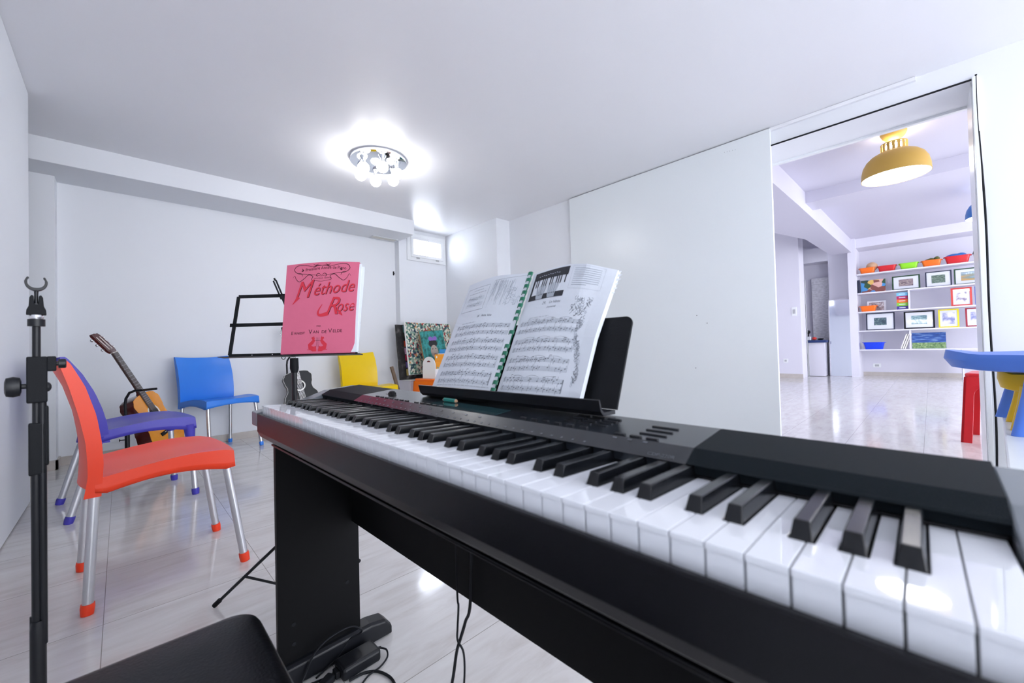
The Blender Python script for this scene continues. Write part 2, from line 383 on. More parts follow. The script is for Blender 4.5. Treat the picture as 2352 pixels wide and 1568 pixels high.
# vent in the soffit
t = thing('ceiling_vent', 'small cream vent grille set flush in the underside of the soffit', 'vent', (2.42, 4.81, 2.292))
MB().box(-.17, .17, -.062, -.048, -.008, .0).box(-.17, .17, .048, .062, -.008, .0).box(-.17, -.155, -.048, .048, -.008, .0).box(.155, .17, -.048, .048, -.008, .0).build('frame', M['trimwhite'], t, bevel=.002)
mb = MB()
for i in range(9): mb.box(-.155, .155, -.045+i*.0105, -.041+i*.0105, -.007, .0)
mb.build('slats', M['ivory'], t)
# small hook on the wall
t = MB().box(2.585, 2.595, YB-.02, YB, 1.85, 1.90).cyl((2.59, YB-.02, 1.855), (2.59, YB-.035, 1.875), .004, 8).build('wall_hook', M['rubber'])
tag(t, 'tiny black hook on the white wall near the window corner', 'hook')

# ================================================================ CEILING FIXTURE
t = thing('ceiling_light', 'round chrome ceiling light with a ring of glowing white globe bulbs', 'ceiling light', (1.575, 3.19, H))
MB().lathe([(.215, 0), (.228, -.006), (.228, -.028), (.205, -.034), (.0001, -.034)], n=48).build('chrome_plate', M['chrome'], t, smooth=True)
for k in range(6):
    a = 2*PI*k/6+.25; x, y = .155*math.cos(a), .155*math.sin(a)
    hld = MB().lathe([(.030, -.034), (.026, -.044), (.014, -.062), (.014, -.078), (.019, -.09), (.0001, -.09)], c=(x, y, 0), n=20).build('bulb_holder', M['chrome'], t, smooth=True)
    MB().sphere((x, y, -.128), .046, 24).build('globe_bulb', M['bulb'], t, smooth=True)

# ================================================================ CHAIRS
def chair(label, key, loc, rz, sockets=False):
    t = thing('plastic_chair', label, 'chair', loc, rz); mt = M[key]; hw = .226
    inner = [(.385, -.190), (.45, -.186), (.494, -.184), (.57, -.188), (.66, -.200), (.76, -.226), (.835, -.258), (.848, -.268)]
    outer = [(.385, -.232), (.45, -.222), (.494, -.222), (.57, -.226), (.66, -.241), (.76, -.263), (.835, -.284), (.848, -.284)]
    if sockets:
        inner = [(z, x+.072*max(0, 1-(z-.385)/.46)) for z, x in inner]; outer = [(z, x+.072*max(0, 1-(z-.385)/.46)) for z, x in outer]
    n = len(inner)-1; nv = 14
    def lerp(tb, u):
        k = min(int(u*n), n-1); f = u*n-k; return tb[k][0]*(1-f)+tb[k+1][0]*f, tb[k][1]*(1-f)+tb[k+1][1]*f
    def back(u, v, side):
        z, xi = lerp(inner, u); _, xo = lerp(outer, u); q = 2*v-1; c = 1-q*q
        ytaper = hw-(.012*max(0, (z-.5)/.35))*0 + .004*math.sin(u*PI)
        cut = 1-abs(q)**14
        x = (xi-.040*c) if side == 0 else (xo*(1-cut)+(xi-.040*c-.011)*cut)
        z2 = z-(.012*c if u > .9 else 0)
        if u < .12: z2 = max(z, .40) if abs(q) < .85 else z
        return (x, q*ytaper, z2)
    b = MB().sheet(back, 24, nv*2, 0).build('backrest', mt, t, smooth=True, bevel=0)
    # seat: top sheet plus skirt
    sh_ = .035 if sockets else 0
    def ztop(x): return .449+.032*math.sin(max(0, min(1, (x+.19)/.30))*PI/2)-.011*max(0, (x-.0)/.19)**2
    nx, ny = 14, 14; x0, x1 = -.205, .192
    def top(i, j):
        u = i/nx; v = 2*j/ny-1; x = x0+(x1-x0)*u; yy = v*hw
        z = ztop(x)-.020*(1-v**4)*(1-abs(2*u-1)**3)
        xx = x+.012*(1-v*v)*u
        if u > .93: z -= .006
        if abs(v) > .99: z -= .003
        return (xx+sh_, yy, z)
    vs = [top(i, j) for i in range(nx+1) for j in range(ny+1)]; I = lambda i, j: i*(ny+1)+j
    fs = [(I(i, j), I(i+1, j), I(i+1, j+1), I(i, j+1)) for i in range(nx) for j in range(ny)]
    loop = [(i, 0) for i in range(nx)]+[(nx, j) for j in range(ny)]+[(i, ny) for i in range(nx, 0, -1)]+[(0, j) for j in range(ny, 0, -1)]
    base = len(vs); rows = 3
    for r_ in range(1, rows+1):
        for (i, j) in loop:
            x, y, z = top(i, j); u = i/nx; v = 2*j/ny-1
            if i == nx: zb = .398+.022*(1-v*v)
            elif i == 0: zb = .40
            else: zb = .386+.030*math.sin(PI*min(1, max(0, u)))
            f = r_/rows; vs.append((x*(1+.02*f*(1 if i == nx else 0)), y*(1+.012*f), z*(1-f)+zb*f))
    n_ = len(loop)
    for k in range(n_):
        k2 = (k+1) % n_; a, a2 = I(*loop[k]), I(*loop[k2])
        fs.append((a, a2, base+k2, base+k))
        for r_ in range(rows-1): fs.append((base+r_*n_+k, base+r_*n_+k2, base+(r_+1)*n_+k2, base+(r_+1)*n_+k))
    s_ = MB().add(vs, fs).build('seat', mt, t, smooth=True)
    md = s_.modifiers.new('thick', 'SOLIDIFY'); md.thickness = .007; md.offset = -1
    for sx, tx, ty, fx, fy in ((1, .168+sh_, .205, .224, .222), (-1, -.205+sh_*1.3, .205, -.224 if not sockets else -.255, .212)):
        for s2 in (-1, 1):
            zt = .45 if not sockets else .40
            a = (tx, s2*ty, .415); b2 = (fx, s2*fy, .022)
            lg = MB().tube([a, b2], .0145, 16).build('leg', M['alu'], t, smooth=True)
            if sockets:
                d = Vector(b2)-Vector(a)
                MB().tube([Vector(a)-d*.02, Vector(a)+d*.06, Vector(a)+d*.19], [.030, .026, .021], 16).build('leg_socket', mt, t, smooth=True)
            dn = (Vector(b2)-Vector(a)).normalized()
            MB().tube([Vector(b2)-dn*.014, Vector(b2)-dn*.002, (fx+dn.x*.022, s2*fy+dn.y*.02, 0.0005)], [.0175, .0185, .0165], 16).build('foot_cap', mt, lg, smooth=True)
    return t
chair('orange-red plastic chair with aluminium legs beside the microphone stand', 'orange', (.122, 2.207, 0), R(4.4))
pch = chair('violet-blue plastic chair with aluminium legs behind the orange-red chair', 'purple', (.05, 3.395, 0), R(8), True); pch.scale = (1.1, 1.08, 1.02)
chair('bright blue plastic chair facing the room from the back wall', 'blue', (.657, 4.552-.02, 0), R(-68))
chair('yellow plastic chair behind the far end of the keyboard', 'yellow', (2.03, 4.42, 0), R(-80))

# ================================================================ KEYBOARD
YK = R(.818); KO = Vector((.2742, -.0104, .721))
kb = thing('digital_piano', 'black digital piano keyboard with 88 keys across the foreground', 'keyboard', (KO.x, KO.y, KO.z-.1), YK)
TL = math.tan(R(3.0))
def kw(w_, t_=None): return w_+.1+(0 if t_ is None or w_ < .008 else .0045*((t_-.6)/.6))
notes = 'A B C D E F G'.split()
pat = []  # for white key i: name
for i in range(52): pat.append('ABCDEFG'[i % 7])
# black keys sit at the boundary above these whites (to their right)
offs = {'A': .0022, 'C': -.0026, 'D': .0026, 'F': -.0032, 'G': 0.0}
P_ = .0235; G = .00045
whites = []; blacks = []
for i in range(52):
    # key i spans boundary i..i+1 ; boundary j at t=(51-j)*P_
    tl = (51-i)*P_; tr = (50-i)*P_    # left (bass) edge has larger t
    n_ = pat[i]
    cr = cl = 0
    if n_ in offs and i < 51: cr = 1
    if i > 0 and pat[i-1] in offs: cl = 1
    hb_ = .0072
    a = tl-G; b = tr+G
    a2 = a if not cl else tl-(hb_+.0004)+(-offs[pat[i-1]])
    b2 = b if not cr else tr+(hb_+.0004)-offs[n_]
    Lk = .154
    poly = [(0, a), (0, b), (.0485, b), (.0485, b2), (Lk, b2), (Lk, a2), (.0485, a2), (.0485, a)]
    low = [(.0016, a-.0002), (.0016, b+.0002)]+poly[2:]
    mbk = MB()
    for pl, z0, z1 in ((poly, -.0045, 0), (low, -.024, -.0045)):
        nn = len(pl); vs = [(p[0], p[1], kw(z0)-p[0]*TL) for p in pl]+[(p[0], p[1], kw(z1)-p[0]*TL) for p in pl]
        mbk.add(vs, [tuple(range(nn))[::-1], tuple(range(nn, 2*nn))]+[(q, (q+1) % nn, nn+(q+1) % nn, nn+q) for q in range(nn)])
    mbk.build('white_key', M['keywhite'], kb, bevel=.0006, seg=2)
    if cr:
        c = tr-offs[n_]; h0, h1 = .0068, .0049; z0, zt = -.002, .0115
        vs = []
        for (s0, hh, z) in ((.0495, h0, z0), (.0555, h1, zt), (.1535, h1, zt+.001), (.1535, h0, z0)):
            for sg in (1, -1): vs.append((s0, c+sg*hh, kw(z)-s0*TL))
        MB().add(vs, [(0, 1, 3, 2), (2, 3, 5, 4), (4, 5, 7, 6), (0, 6, 7, 1), (0, 2, 4, 6), (1, 7, 5, 3)]).build('black_key', M['keyblack'], kb, bevel=.0011, seg=3)
T0, T1 = -.0255, 1.2005
def sec(pts, t0, t1, name, mt, bevel=0, steps=1):
    rings = []
    for k in range(steps+1):
        t_ = t0+(t1-t0)*k/steps; rings.append([(s, t_, kw(w_, t_)) for s, w_ in pts])
    return MB().loft(rings).build(name, mt, kb, bevel=bevel)
sec([(-.0105, -.0195), (-.0105, -.064), (-.004, -.078), (.022, -.099), (.255, -.099), (.262, -.09), (.262, -.005), (.15, -.005), (.15, -.030), (-.0035, -.030), (-.0035, -.0195)], T0, T1, 'case', M['case'], .0016)
top = [(.1465, .0085), (.170, .0205), (.256, .0275), (.262, .020), (.262, -.0045), (.150, -.0045), (.150, .0065)]
sec(top, .188, .99, 'control_panel', M['panelgrey'], .0012)
sec(top, T0, .1875, 'speaker_grille', M['grille'], .0012)
sec(top, .9905, T1, 'speaker_grille', M['grille'], .0012)
chk = [(-.0115, -.0175), (-.0115, -.052), (.004, -.058), (.255, -.070), (.2635, -.06), (.2635, .017), (.257, .0240), (.171, .0165), (.085, -.008), (.02, -.0135)]
sec(chk, T1, 1.2485, 'end_cheek', M['cheek'], .002)
sec(chk, -.0755, T0, 'end_cheek', M['cheek'], .002)
def onpanel(s, t_, up=.0):
    w_ = .0205+(s-.17)/(.086)*.007 if s >= .17 else .0085+(s-.1465)/.0235*.012
    return (s, t_, kw(w_, t_)+up)
def panel_box(mbx, s0, s1, t0, t1, h=.0018, mi=0):
    vs = [onpanel(s, t_, u) for u in (-.0008, h) for s in (s0, s1) for t_ in (t0, t1)]
    mbx.add(vs, [(0, 1, 3, 2), (4, 6, 7, 5), (0, 4, 5, 1), (2, 3, 7, 6), (0, 2, 6, 4), (1, 5, 7, 3)], mi)
for k in range(7): x = MB(); panel_box(x, .172, .176, .925-.022*k, .912-.022*k, .0022); x.build('button', M['black'], kb, bevel=.0005)
for k in range(5): x = MB(); panel_box(x, .172, .176, .755-.022*k, .742-.022*k, .0022); x.build('button', M['black'], kb, bevel=.0005)
for k in range(6): x = MB(); panel_box(x, .177, .182, .455-.0225*k, .444-.0225*k, .0022); x.build('button', M['black'], kb, bevel=.0005)
for k in range(3): x = MB(); panel_box(x, .171, .176, .286-.021*k, .272-.021*k, .0025); x.build('button', M['black'], kb, bevel=.0005)
for r_ in range(4):
    for k in range(3): x = MB(); panel_box(x, .196+.012*r_, .200+.012*r_, .385-.026*k, .364-.026*k, .0016); x.build('button', M['grey'] if 0 else M['black'], kb, bevel=.0005)
for k in range(3): x = MB(); panel_box(x, .190+.017*k, .194+.017*k, .262-.0*k, .228, .0016); x.build('button', M['black'], kb, bevel=.0005)
x = MB(); panel_box(x, .176, .212, .71, .51, .0006); x.build('display', mat('display_glass', (.03, .07, .08), .06, coat=.5), kb)
x = MB(); panel_box(x, .202, .206, .935, .885, .0004); x.sphere((.204, .905, onpanel(.204, .905)[2]+.006), .007, 14, sc=(1, 1.3, .6)).box(.198, .210, .896, .914, onpanel(.2, .9)[2], onpanel(.2, .9)[2]+.006)
x.build('volume_knob', M['black'], kb, bevel=.001)
# markings printed on the sloping front of the panel
x = MB()
def slope(a, t_, up=.0003):
    s = .1465+a*.0235; return (s-.0002, t_, kw(.0085+a*.012, t_)+up)
def slope_quad(mbx, a0, a1, t0, t1): mbx.add([slope(a0, t0), slope(a0, t1), slope(a1, t1), slope(a1, t0)], [(0, 1, 2, 3)])
for k in range(36):
    t_ = .955-.0182*k; slope_quad(x, .15, .26, t_, t_-.003-.003*random.random())
    if k < 24 and k % 2: slope_quad(x, .62, .74, t_, t_-.006)
for k in range(3): slope_quad(x, .80, .90, .285-.02*k, .279-.02*k)
vs, fs, wd = text_polys('CDP-220R', .007)
x.add([slope(.12+v[1]/.0265, .232-v[0]) for v in vs], fs)
x.build('panel_lettering', mat('faint_panel_print', (.11, .12, .135), .5), kb)
# music rest
mr = thing  # placeholder name kept free
bpy_rest = MB()
a = R(24.5)
def rp(t_, h, n_=0): return (.2575+h*math.sin(a)-n_*math.cos(a), t_, kw(.031)+h*math.cos(a)+n_*math.sin(a))
poly = [(.334, .004), (.806, .004)]
for k in range(7): q = PI/2*k/6; poly.append((.81-.014+.014*math.cos(q), .160-.014+.014*math.sin(q)))
for k in range(7): q = PI/2+PI/2*k/6; poly.append((.337+.014+.014*math.cos(q), .160-.014+.014*math.sin(q)))
n_ = len(poly); bpy_rest.add([rp(*p) for p in poly]+[rp(p[0], p[1], -.004) for p in poly], [tuple(range(n_)), tuple(range(n_, 2*n_))[::-1]]+[(i, (i+1) % n_, n_+(i+1) % n_, n_+i) for i in range(n_)])
rest = bpy_rest.build('music_rest', M['blackmatte'], kb, bevel=.0008)
lp = [(.2235, .029), (.217, .036), (.2125, .0525), (.2155, .0535), (.2205, .038), (.2265, .034), (.256, .034), (.256, .028)]
MB().loft([[(s, t_, kw(w_)) for s, w_ in lp] for t_ in (.334, .803)]).build('rest_ledge', M['black'], rest, bevel=.0006)

# stand for the keyboard
st = thing('keyboard_stand', 'black wooden keyboard stand with slab legs and rear crossboard', 'stand', (KO.x, KO.y, 0), YK)
Z = lambda w_: KO.z+w_
for t0 in (1.178, -.045):
    MB().box(.024, .236, t0, t0+.018, .03, Z(-.1005)).build('leg', M['blackwood'], st, bevel=.001)
    prof = [(-.155, .004), (-.155, .028), (-.14, .043), (-.09, .056), (.26, .060), (.305, .052), (.325, .03), (.325, .004)]
    tc = t0+.009
    mbf = MB().loft([[(s, t_, max(0, z-(.006 if abs(t_-tc) > .019 and z > .01 else 0))) for s, z in prof] for t_ in (tc-.028, tc-.019, tc+.019, tc+.028)])
    mbf.build('foot', M['black'], st, bevel=.004, seg=3)
MB().box(.216, .232, -.045, 1.178, Z(-.355), Z(-.11)).build('rear_board', M['blackwood'], st, bevel=.001)
MB().box(.0195, .030, -.045, 1.196, Z(-.1055), Z(-.1005)).build('front_rail', M['case'], st, bevel=.001)
MB().box(.20, .24, -.045, 1.196, Z(-.108), Z(-.1005)).build('rear_rail', M['blackwood'], st, bevel=.001)
x = MB()
for (s, z) in ((.06, .10), (.06, .15), (.2, .2)): x.cyl((s, 1.178, z), (s, 1.1765, z), .005, 12)
x.build('screw', M['rubber'], st)

# ---- open music book on the rest (in keyboard frame, own thing)
kmtx = Matrix.Translation((KO.x, KO.y, KO.z-.1)) @ Matrix.Rotation(YK, 4, 'Z')
a = R(26)
mbk_loc = kmtx @ Vector((.250, .583, kw(.036)))
book = thing('music_book', 'open spiral-bound sheet music book resting on the keyboard music rest', 'book', tuple(mbk_loc), YK)
def bp(side, u, v, lift=0.0):
    """page surface; side -1 = left page (towards bass, larger t), u 0 at spine..1 outer, v 0 bottom..1 top"""
    Wd, Hh = (.207, .272+.003*u) if side < 0 else (.194, .268-.016*u*u)
    bulge = .006*math.sin(min(1, u*1.15)*PI)*(1-.25*v)+.005*u
    lean = .006+.009*(1-u)
    curl = .0
    if side > 0: curl = -.030*max(0, u-.72)*max(0, v-.45)*4
    else: bulge = .008*math.sin(min(1, u)*PI)+.001*u
    h = .004+v*Hh-(.003*u if side < 0 else 0)+(.006*(1-abs(2*u-1))*v)
    nn = bulge+.005+curl+lift
    sgn = 1 if side < 0 else -1
    x_ = -.006+h*math.sin(a)-nn*math.cos(a)
    return (x_, sgn*(.0035+u*Wd), h*math.cos(a)+nn*math.sin(a))
for side, nm, th in ((-1, 'left_page', .003), (1, 'right_page', .009)):
    pg = MB().sheet(lambda u, v, s_: bp(side, u, v, 0 if s_ == 0 else -th*min(1, .15+u*1.2)), 24, 16, 0).build(nm, M['paper'], book, smooth=False)
    pr = MB(); ps = MB(); Pm = lambda x_, y_, side=side: bp(side, max(0, min(1, x_)), max(0, min(1, y_)), .0005)
    # page coordinates: X from left edge to right edge of the page as read
    def Q(px, py, side=side):
        u = (1-px) if side < 0 else px
        return bp(side, u, py, .0005)
    def line(x0, y0, x1, y1, w_, tgt, n_=8):
        ribbon(tgt, [(x0+(x1-x0)*k/n_, y0+(y1-y0)*k/n_) for k in range(n_+1)], w_, P=Q)
    if side < 0: systems = [(.10, .93, .560), (.09, .92, .425), (.085, .91, .290), (.09, .90, .155)]
    else: systems = [(.05, .80, .560), (.05, .80, .415), (.05, .80, .272), (.05, .80, .130)]
    for si, (xa, xb, yt) in enumerate(systems):
        for half in (0, 1):
            y0 = yt-half*.062
            for l_ in range(5): line(xa, y0-l_*.0068, xb, y0-l_*.0068, .0019, ps)
            # clef
            cx = xa+.02
            ribbon(pr, [(cx+.010*math.sin(k*.9)*(1-k/14), y0+.006-k*.0028) for k in range(14)], .004, P=Q)
            nn = 26 if half == 0 else 22
            for k in range(nn):
                if random.random() < .14: continue
                nx = xa+.07+(xb-xa-.09)*k/(nn-1); ny = y0-.003-random.randint(0, 7)*.0034
                if half: ny = y0-.006-(k % 3)*.005
                dx, dy = .0100, .0044
                pr.add([Q(nx-dx, ny), Q(nx, ny-dy), Q(nx+dx, ny), Q(nx, ny+dy)], [(0, 1, 2, 3)])
                up = 1 if k % 2 else -1
                line(nx+dx*.8*up, ny, nx+dx*.8*up, ny+up*.023, .0028, pr, 2)
                if half == 0 and k % 4 == 1 and k < nn-1: line(nx+dx*.8, ny+.023, nx+dx*.8+(xb-xa-.09)/(nn-1), ny+.024, .0035, pr, 2)
        for k in range(5):
            bx = xa+.0+(xb-xa)*k/4; line(bx, yt+.002, bx, yt-.092, .0016, pr, 3)
        if side > 0:
            for k in range(3): # slurs
                s0 = xa+.12+k*.2; ribbon(pr, [(s0+.15*q/8, yt+.006+.010*math.sin(PI*q/8)) for q in range(9)], .0014, P=Q)
        if si == 3: line(xb-.006, yt+.002, xb-.006, yt-.092, .006, pr, 3)
    def words(txt, x_, y_, size, tgt=pr, sh=.2):
        vs, fs, wd = text_polys(txt, size, sh); tgt.add([Q(x_+v[0], y_+v[1]*.8) for v in vs], fs)
    def fine_text(x0, x1, y_, hgt=.007):
        xx = x0
        while xx < x1:
            wl_ = min(x1-xx, .02+.04*random.random()); k_ = max(3, int(wl_/.006))
            ribbon(pr, [(xx+wl_*q/k_, y_+hgt*(q % 2)) for q in range(k_+1)], .0022, P=Q); xx += wl_+.012
    if side < 0:
        words('28.   Petite Valse', .40, .625, .034)
        fine_text(.17, .40, .580)
        for (b0, b1, c0, c1) in ((.05, .44, .70, .93),):
            line(b0, c0, b1, c0, .002, pr); line(b0, c1, b1, c1, .002, pr); line(b0, c0, b0, c1, .002, pr, 3); line(b1, c0, b1, c1, .002, pr, 3)
        fine_text(.17, .34, .898); fine_text(.10, .40, .870)
        for y0 in (.83, .77):
            for l_ in range(5): line(.10, y0-l_*.0075, .40, y0-l_*.0075, .0013, ps)
            for k in range(8):
                nx = .13+.03*k; ny = y0-.004-.004*(k % 6); pr.add([Q(nx-.008, ny), Q(nx, ny-.004), Q(nx+.008, ny), Q(nx, ny+.004)], [(0, 1, 2, 3)]); line(nx+.007, ny, nx+.007, ny+.024, .002, pr, 2)
        # pencil drawing of hanging branches
        line(.50, .70, .50, .955, .0016, ps); line(.50, .955, .985, .985, .0016, pr)
        for k in range(46):
            x0 = .52+.30*random.random(); y0 = .94+.02*random.random(); l_ = .06+.17*random.random(); bend = .05*random.random()-.05
            ribbon(ps, [(x0+bend*(q/6)**1.5+.006*math.sin(q*1.7+k), y0-l_*q/6) for q in range(7)], .0022, P=Q)
        for k in range(26):
            x0 = .72+.24*random.random(); y0 = .72+.16*random.random()
            ribbon(ps, [(x0+.035*math.cos(q*.8+k)*q/6, y0+.03*math.sin(q*.8+k)*q/6) for q in range(7)], .0020, P=Q)
        fine_text(.10, .92, .042)
        fine_text(.12, .28, .022); line(.05, .006, .95, .006, .0015, ps)
    else:
        # photograph of hands on a keyboard
        def patch(x0, x1, y0, y1, tgt, nn=4):
            o = [Q(x0+(x1-x0)*i/nn, y0+(y1-y0)*j/nn) for i in range(nn+1) for j in range(nn+1)]
            tgt.add(o, [(i*(nn+1)+j, (i+1)*(nn+1)+j, (i+1)*(nn+1)+j+1, i*(nn+1)+j+1) for i in range(nn) for j in range(nn)])
        kbp = MB(); patch(.05, .52, .915, .985, kbp, 8); patch(.05, .52, .740, .785, kbp, 8); patch(.05, .075, .785, .915, kbp, 8)
        for k in range(15):
            if k % 7 in (2, 6): continue
            patch(.10+k*.028, .113+k*.028, .85, .915, kbp, 2)
        kbp.build('printed_photo', M['inkblack'], pg)
        for cx in (.20, .36):
            wh = MB()
            for f_ in range(5):
                ribbon(wh, [(cx-.04+.02*f_+.004*q*(f_-2)/2, .755+.022*q-(.004*abs(f_-2))*q*.4) for q in range(6)], .014, P=lambda x_, y_: tuple(Vector(Q(x_, y_))+Vector((-.0004, 0, .0002))))
            for s__ in range(3): ribbon(wh, [(cx-.04+.03*q, .748+.01*s__) for q in range(4)], .012, P=lambda x_, y_: tuple(Vector(Q(x_, y_))+Vector((-.0004, 0, .0002))))
            wh.build('printed_hand', M['staff'], pg)
        wh = MB()
        for k in range(10): ribbon(wh, [(.12+.03*k, .945+.004*(k % 3)), (.14+.03*k, .945)], .004, P=lambda x_, y_: tuple(Vector(Q(x_, y_))+Vector((-.0004, 0, .0002))))
        wh.build('printed_reflection', M['staff'], pg)
        line(.56, .80, .56, .985, .0014, ps); line(.90, .80, .90, .985, .0014, ps); line(.56, .80, .90, .80, .0014, ps); line(.56, .985, .90, .985, .0014, ps)
        for k in range(9): ribbon(ps, [(.59+.28*q/8*(.6 if k == 8 else 1), .965-.017*k) for q in range(9)], .0042, P=Q)
        words('29.    Le hibou', .28, .690, .040); words('(nocturne)', .36, .655, .026)
        fine_text(.16, .42, .585)
        # ink drawing running down the right margin
        for k in range(150):
            yy = .72-.62*random.random()**1.4; x0 = .86+.05*math.sin(yy*9)+.04*(random.random()-.5)+(.0 if yy > .5 else -.02)
            if yy > .6: x0 -= .16*random.random()
            ribbon(pr if k % 3 else ps, [(x0+.020*math.sin(q*1.1+k)*q/5, yy+.022*math.cos(q+k*2)*q/5) for q in range(6)], .0028, P=Q)
        fine_text(.12, .24, .012)
    pr.build('printed_notes', M['ink'], pg); ps.build('printed_staves', M['staff'], pg)
cmb = MB()
for k in range(18):
    if k in (7, 9): continue
    v = .025+.955*k/17; c0 = Vector(bp(-1, 0, v, .002)); c1 = Vector(bp(1, 0, v, .002))
    mid = (c0+c1)/2; up = Vector((math.sin(a), 0, math.cos(a))); nrm = Vector((-math.cos(a), 0, math.sin(a)))
    hw_ = .0062; hh = .0040
    pts = []
    for q in range(7):
        th = PI*q/6; pts.append(mid+Vector((0, 1, 0))*hw_*math.cos(th)*1.1+nrm*(.0045+.0045*math.sin(th)))
    vs = [tuple(p+up*hh) for p in pts]+[tuple(p-up*hh) for p in pts]
    cmb.add(vs, [(i, i+1, 8+i, 7+i) for i in range(6)])
c_ = cmb.build('comb_binding', M['greencomb'], book); md = c_.modifiers.new('t', 'SOLIDIFY'); md.thickness = .0008
MB().tube([bp(-1, 0, .01, .0), bp(-1, 0, .5, 0), bp(-1, 0, .99, 0)], .0012, 6).build('comb_spine', M['greencomb'], book)
# torn page corner
x = MB()
for k in range(6):
    y0 = .78+.038*k; A = Vector(bp(1, .99, y0, -.004)); B = Vector(bp(1, .99, min(1, y0+.04), -.004)); T_ = (A+B)/2+Vector((.004, -.006-.005*random.random(), .002))
    x.add([A, B, T_], [(0, 1, 2)])
o = x.build('torn_edge', M['paper'], book); md = o.modifiers.new('t', 'SOLIDIFY'); md.thickness = .0004

# pencil on the panel
p0 = kmtx @ Vector((.2065, .702, onpanel(.2065, .702)[2]+.0045)); p1 = kmtx @ Vector((.2075, .655, onpanel(.2075, .655)[2]+.0045))
pc = thing('pencil', 'short teal pencil lying against the music rest ledge', 'pencil', tuple(p0))
d = p1-p0
MB().tube([d*.14, d*.92], .0040, 6).build('barrel', M['teal'], pc)
MB().tube([d*.0+Vector((0, 0, -.0004)), d*.14], [.0006, .0038], 12).build('sharpened_tip', M['woodlight'], pc)
MB().tube([d*.92, d*1.0], [.0038, .0020], 8).build('worn_end', M['woodlight'], pc)

# ================================================================ BENCH
bn = thing('piano_bench', 'black leather piano bench in front of the keyboard', 'bench', (-.008, .487, 0))
def superrect(hx, hy, r_, n_=8):
    o_ = []
    for cx, cy, a0 in ((hx-r_, hy-r_, 0), (-hx+r_, hy-r_, PI/2), (-hx+r_, -hy+r_, PI), (hx-r_, -hy+r_, 1.5*PI)):
        for k in range(n_+1): q = a0+PI/2*k/n_; o_.append((cx+r_*math.cos(q), cy+r_*math.sin(q)))
    return o_
rings = []
for hx, hy, z in ((.150, .272, .392), (.160, .282, .400), (.163, .285, .418), (.162, .284, .436), (.156, .277, .447), (.145, .262, .4525), (.10, .2, .455), (.0, .0, .456)):
    rings.append([(x_, y_, z) for x_, y_ in superrect(max(hx, .002), max(hy, .002), min(.035, max(hx, .002)*.9))])
MB().loft(rings).build('cushion', M['leather'], bn, smooth=True)
MB().box(-.145, .145, -.265, .265, .375, .392).build('seat_board', M['blackwood'], bn)
for sy in (-1, 1):
    MB().tube([(-.12, sy*.20, .37), (.13, sy*.20, .02)], .012, 12).build('leg', M['blackmatte'], bn, smooth=True)
    MB().tube([(.12, sy*.20, .37), (-.13, sy*.20, .02)], .012, 12).build('leg', M['blackmatte'], bn, smooth=True)
for sx in (-1, 1): MB().tube([(sx*.13, -.27, .014), (sx*.13, .27, .014)], .0138, 12).build('floor_bar', M['blackmatte'], bn, smooth=True)

# ================================================================ MICROPHONE STAND
ms = thing('microphone_stand', 'black microphone stand with empty clip at the left edge', 'microphone stand', (-.112, 1.151, 0), R(5.6))
ms.scale = (.64, .64, 1)
# local +x = to the right in the picture, +y = away from the camera
MB().cyl((-.002, 0, .06), (-.002, 0, .70), .0105, 20).build('pole', M['black'], ms, smooth=True)
MB().cyl((-.001, 0, .70), (0, 0, .925), .0085, 20).build('upper_pole', M['black'], ms, smooth=True)
MB().cyl((.0105, -.004, .33), (.0105, -.004, .775), .0082, 16).build('folded_boom', M['black'], ms, smooth=True)
MB().tube([(-.012, 0, .045), (-.012, 0, .385)], .004, 10).build('side_tube', M['black'], ms, smooth=True)
MB().tube([(0, -.002, .10), (0, -.002, .36), (0, -.002, .375)], [.0165, .0165, .0135], 20).build('lower_clutch', M['black'], ms, smooth=True)
x = MB().box(-.0195, .0205, -.018, .018, .772, .857).box(.018, .038, -.016, .016, .829, .857)
blk = x.build('clamp_block', M['blackmatte'], ms, bevel=.003)
MB().lathe([(.010, 0), (.0165, .003), (.0185, .015), (.0165, .028), (.010, .031)], n=24).build('wing_knob', M['black'], blk, smooth=True)
k1 = bpy.data.objects['wing_knob']; k1.rotation_euler = (0, -PI/2, 0); k1.location = (-.028, 0, .803)
MB().cyl((-.030, 0, .803), (-.018, 0, .803), .0045, 12).build('knob_shaft', M['black'], blk)
MB().tube([(.036, 0, .843), (.041, 0, .843), (.042, 0, .843), (.056, 0, .843), (.058, 0, .843)], [.004, .004, .0088, .0088, .007], 18).build('boom_knob', M['black'], blk, smooth=True)
MB().sphere((.020, 0, .800), .009, 14).build('bolt_cap', M['black'], blk, smooth=True)
MB().box(-.0165, .0165, -.012, .012, .640, .735).box(.012, .0225, -.010, .010, .655, .765).build('boom_bracket', M['blackmatte'], ms, bevel=.003)
MB().tube([(0, 0, .913), (0, 0, .926)], .0175, 20).build('top_collar', M['black'], ms, smooth=True)
MB().tube([(0, 0, .926), (0, 0, .930), (0, 0, .934)], [.0135, .015, .0135], 20).build('thread_ring', M['steel'], ms, smooth=True)
x = MB()
x.prism([(-.0195, .934), (.0195, .934), (.0185, .943), (.0145, .950), (.0130, .966), (.009, .971), (.005, .969), (.004, .954), (-.004, .954), (-.005, .969), (-.009, .971), (-.013, .966), (-.0145, .950), (-.0185, .943)], -.010, .010, axis=1)
x.build('clip_base', M['blackmatte'], ms, bevel=.0015)
pts = [(0, 0, .955), (0, 0, .972), (0, 0, .981)]
MB().tube(pts, [.0045, .004, .005], 10).build('clip_neck', M['black'], ms, smooth=True)
arc = [(.0195*math.cos(R(q)), 0, .9945+.0135*math.sin(R(q))) for q in range(-222, 43, 12)]
n_ = len(arc); x = MB()
rings = []
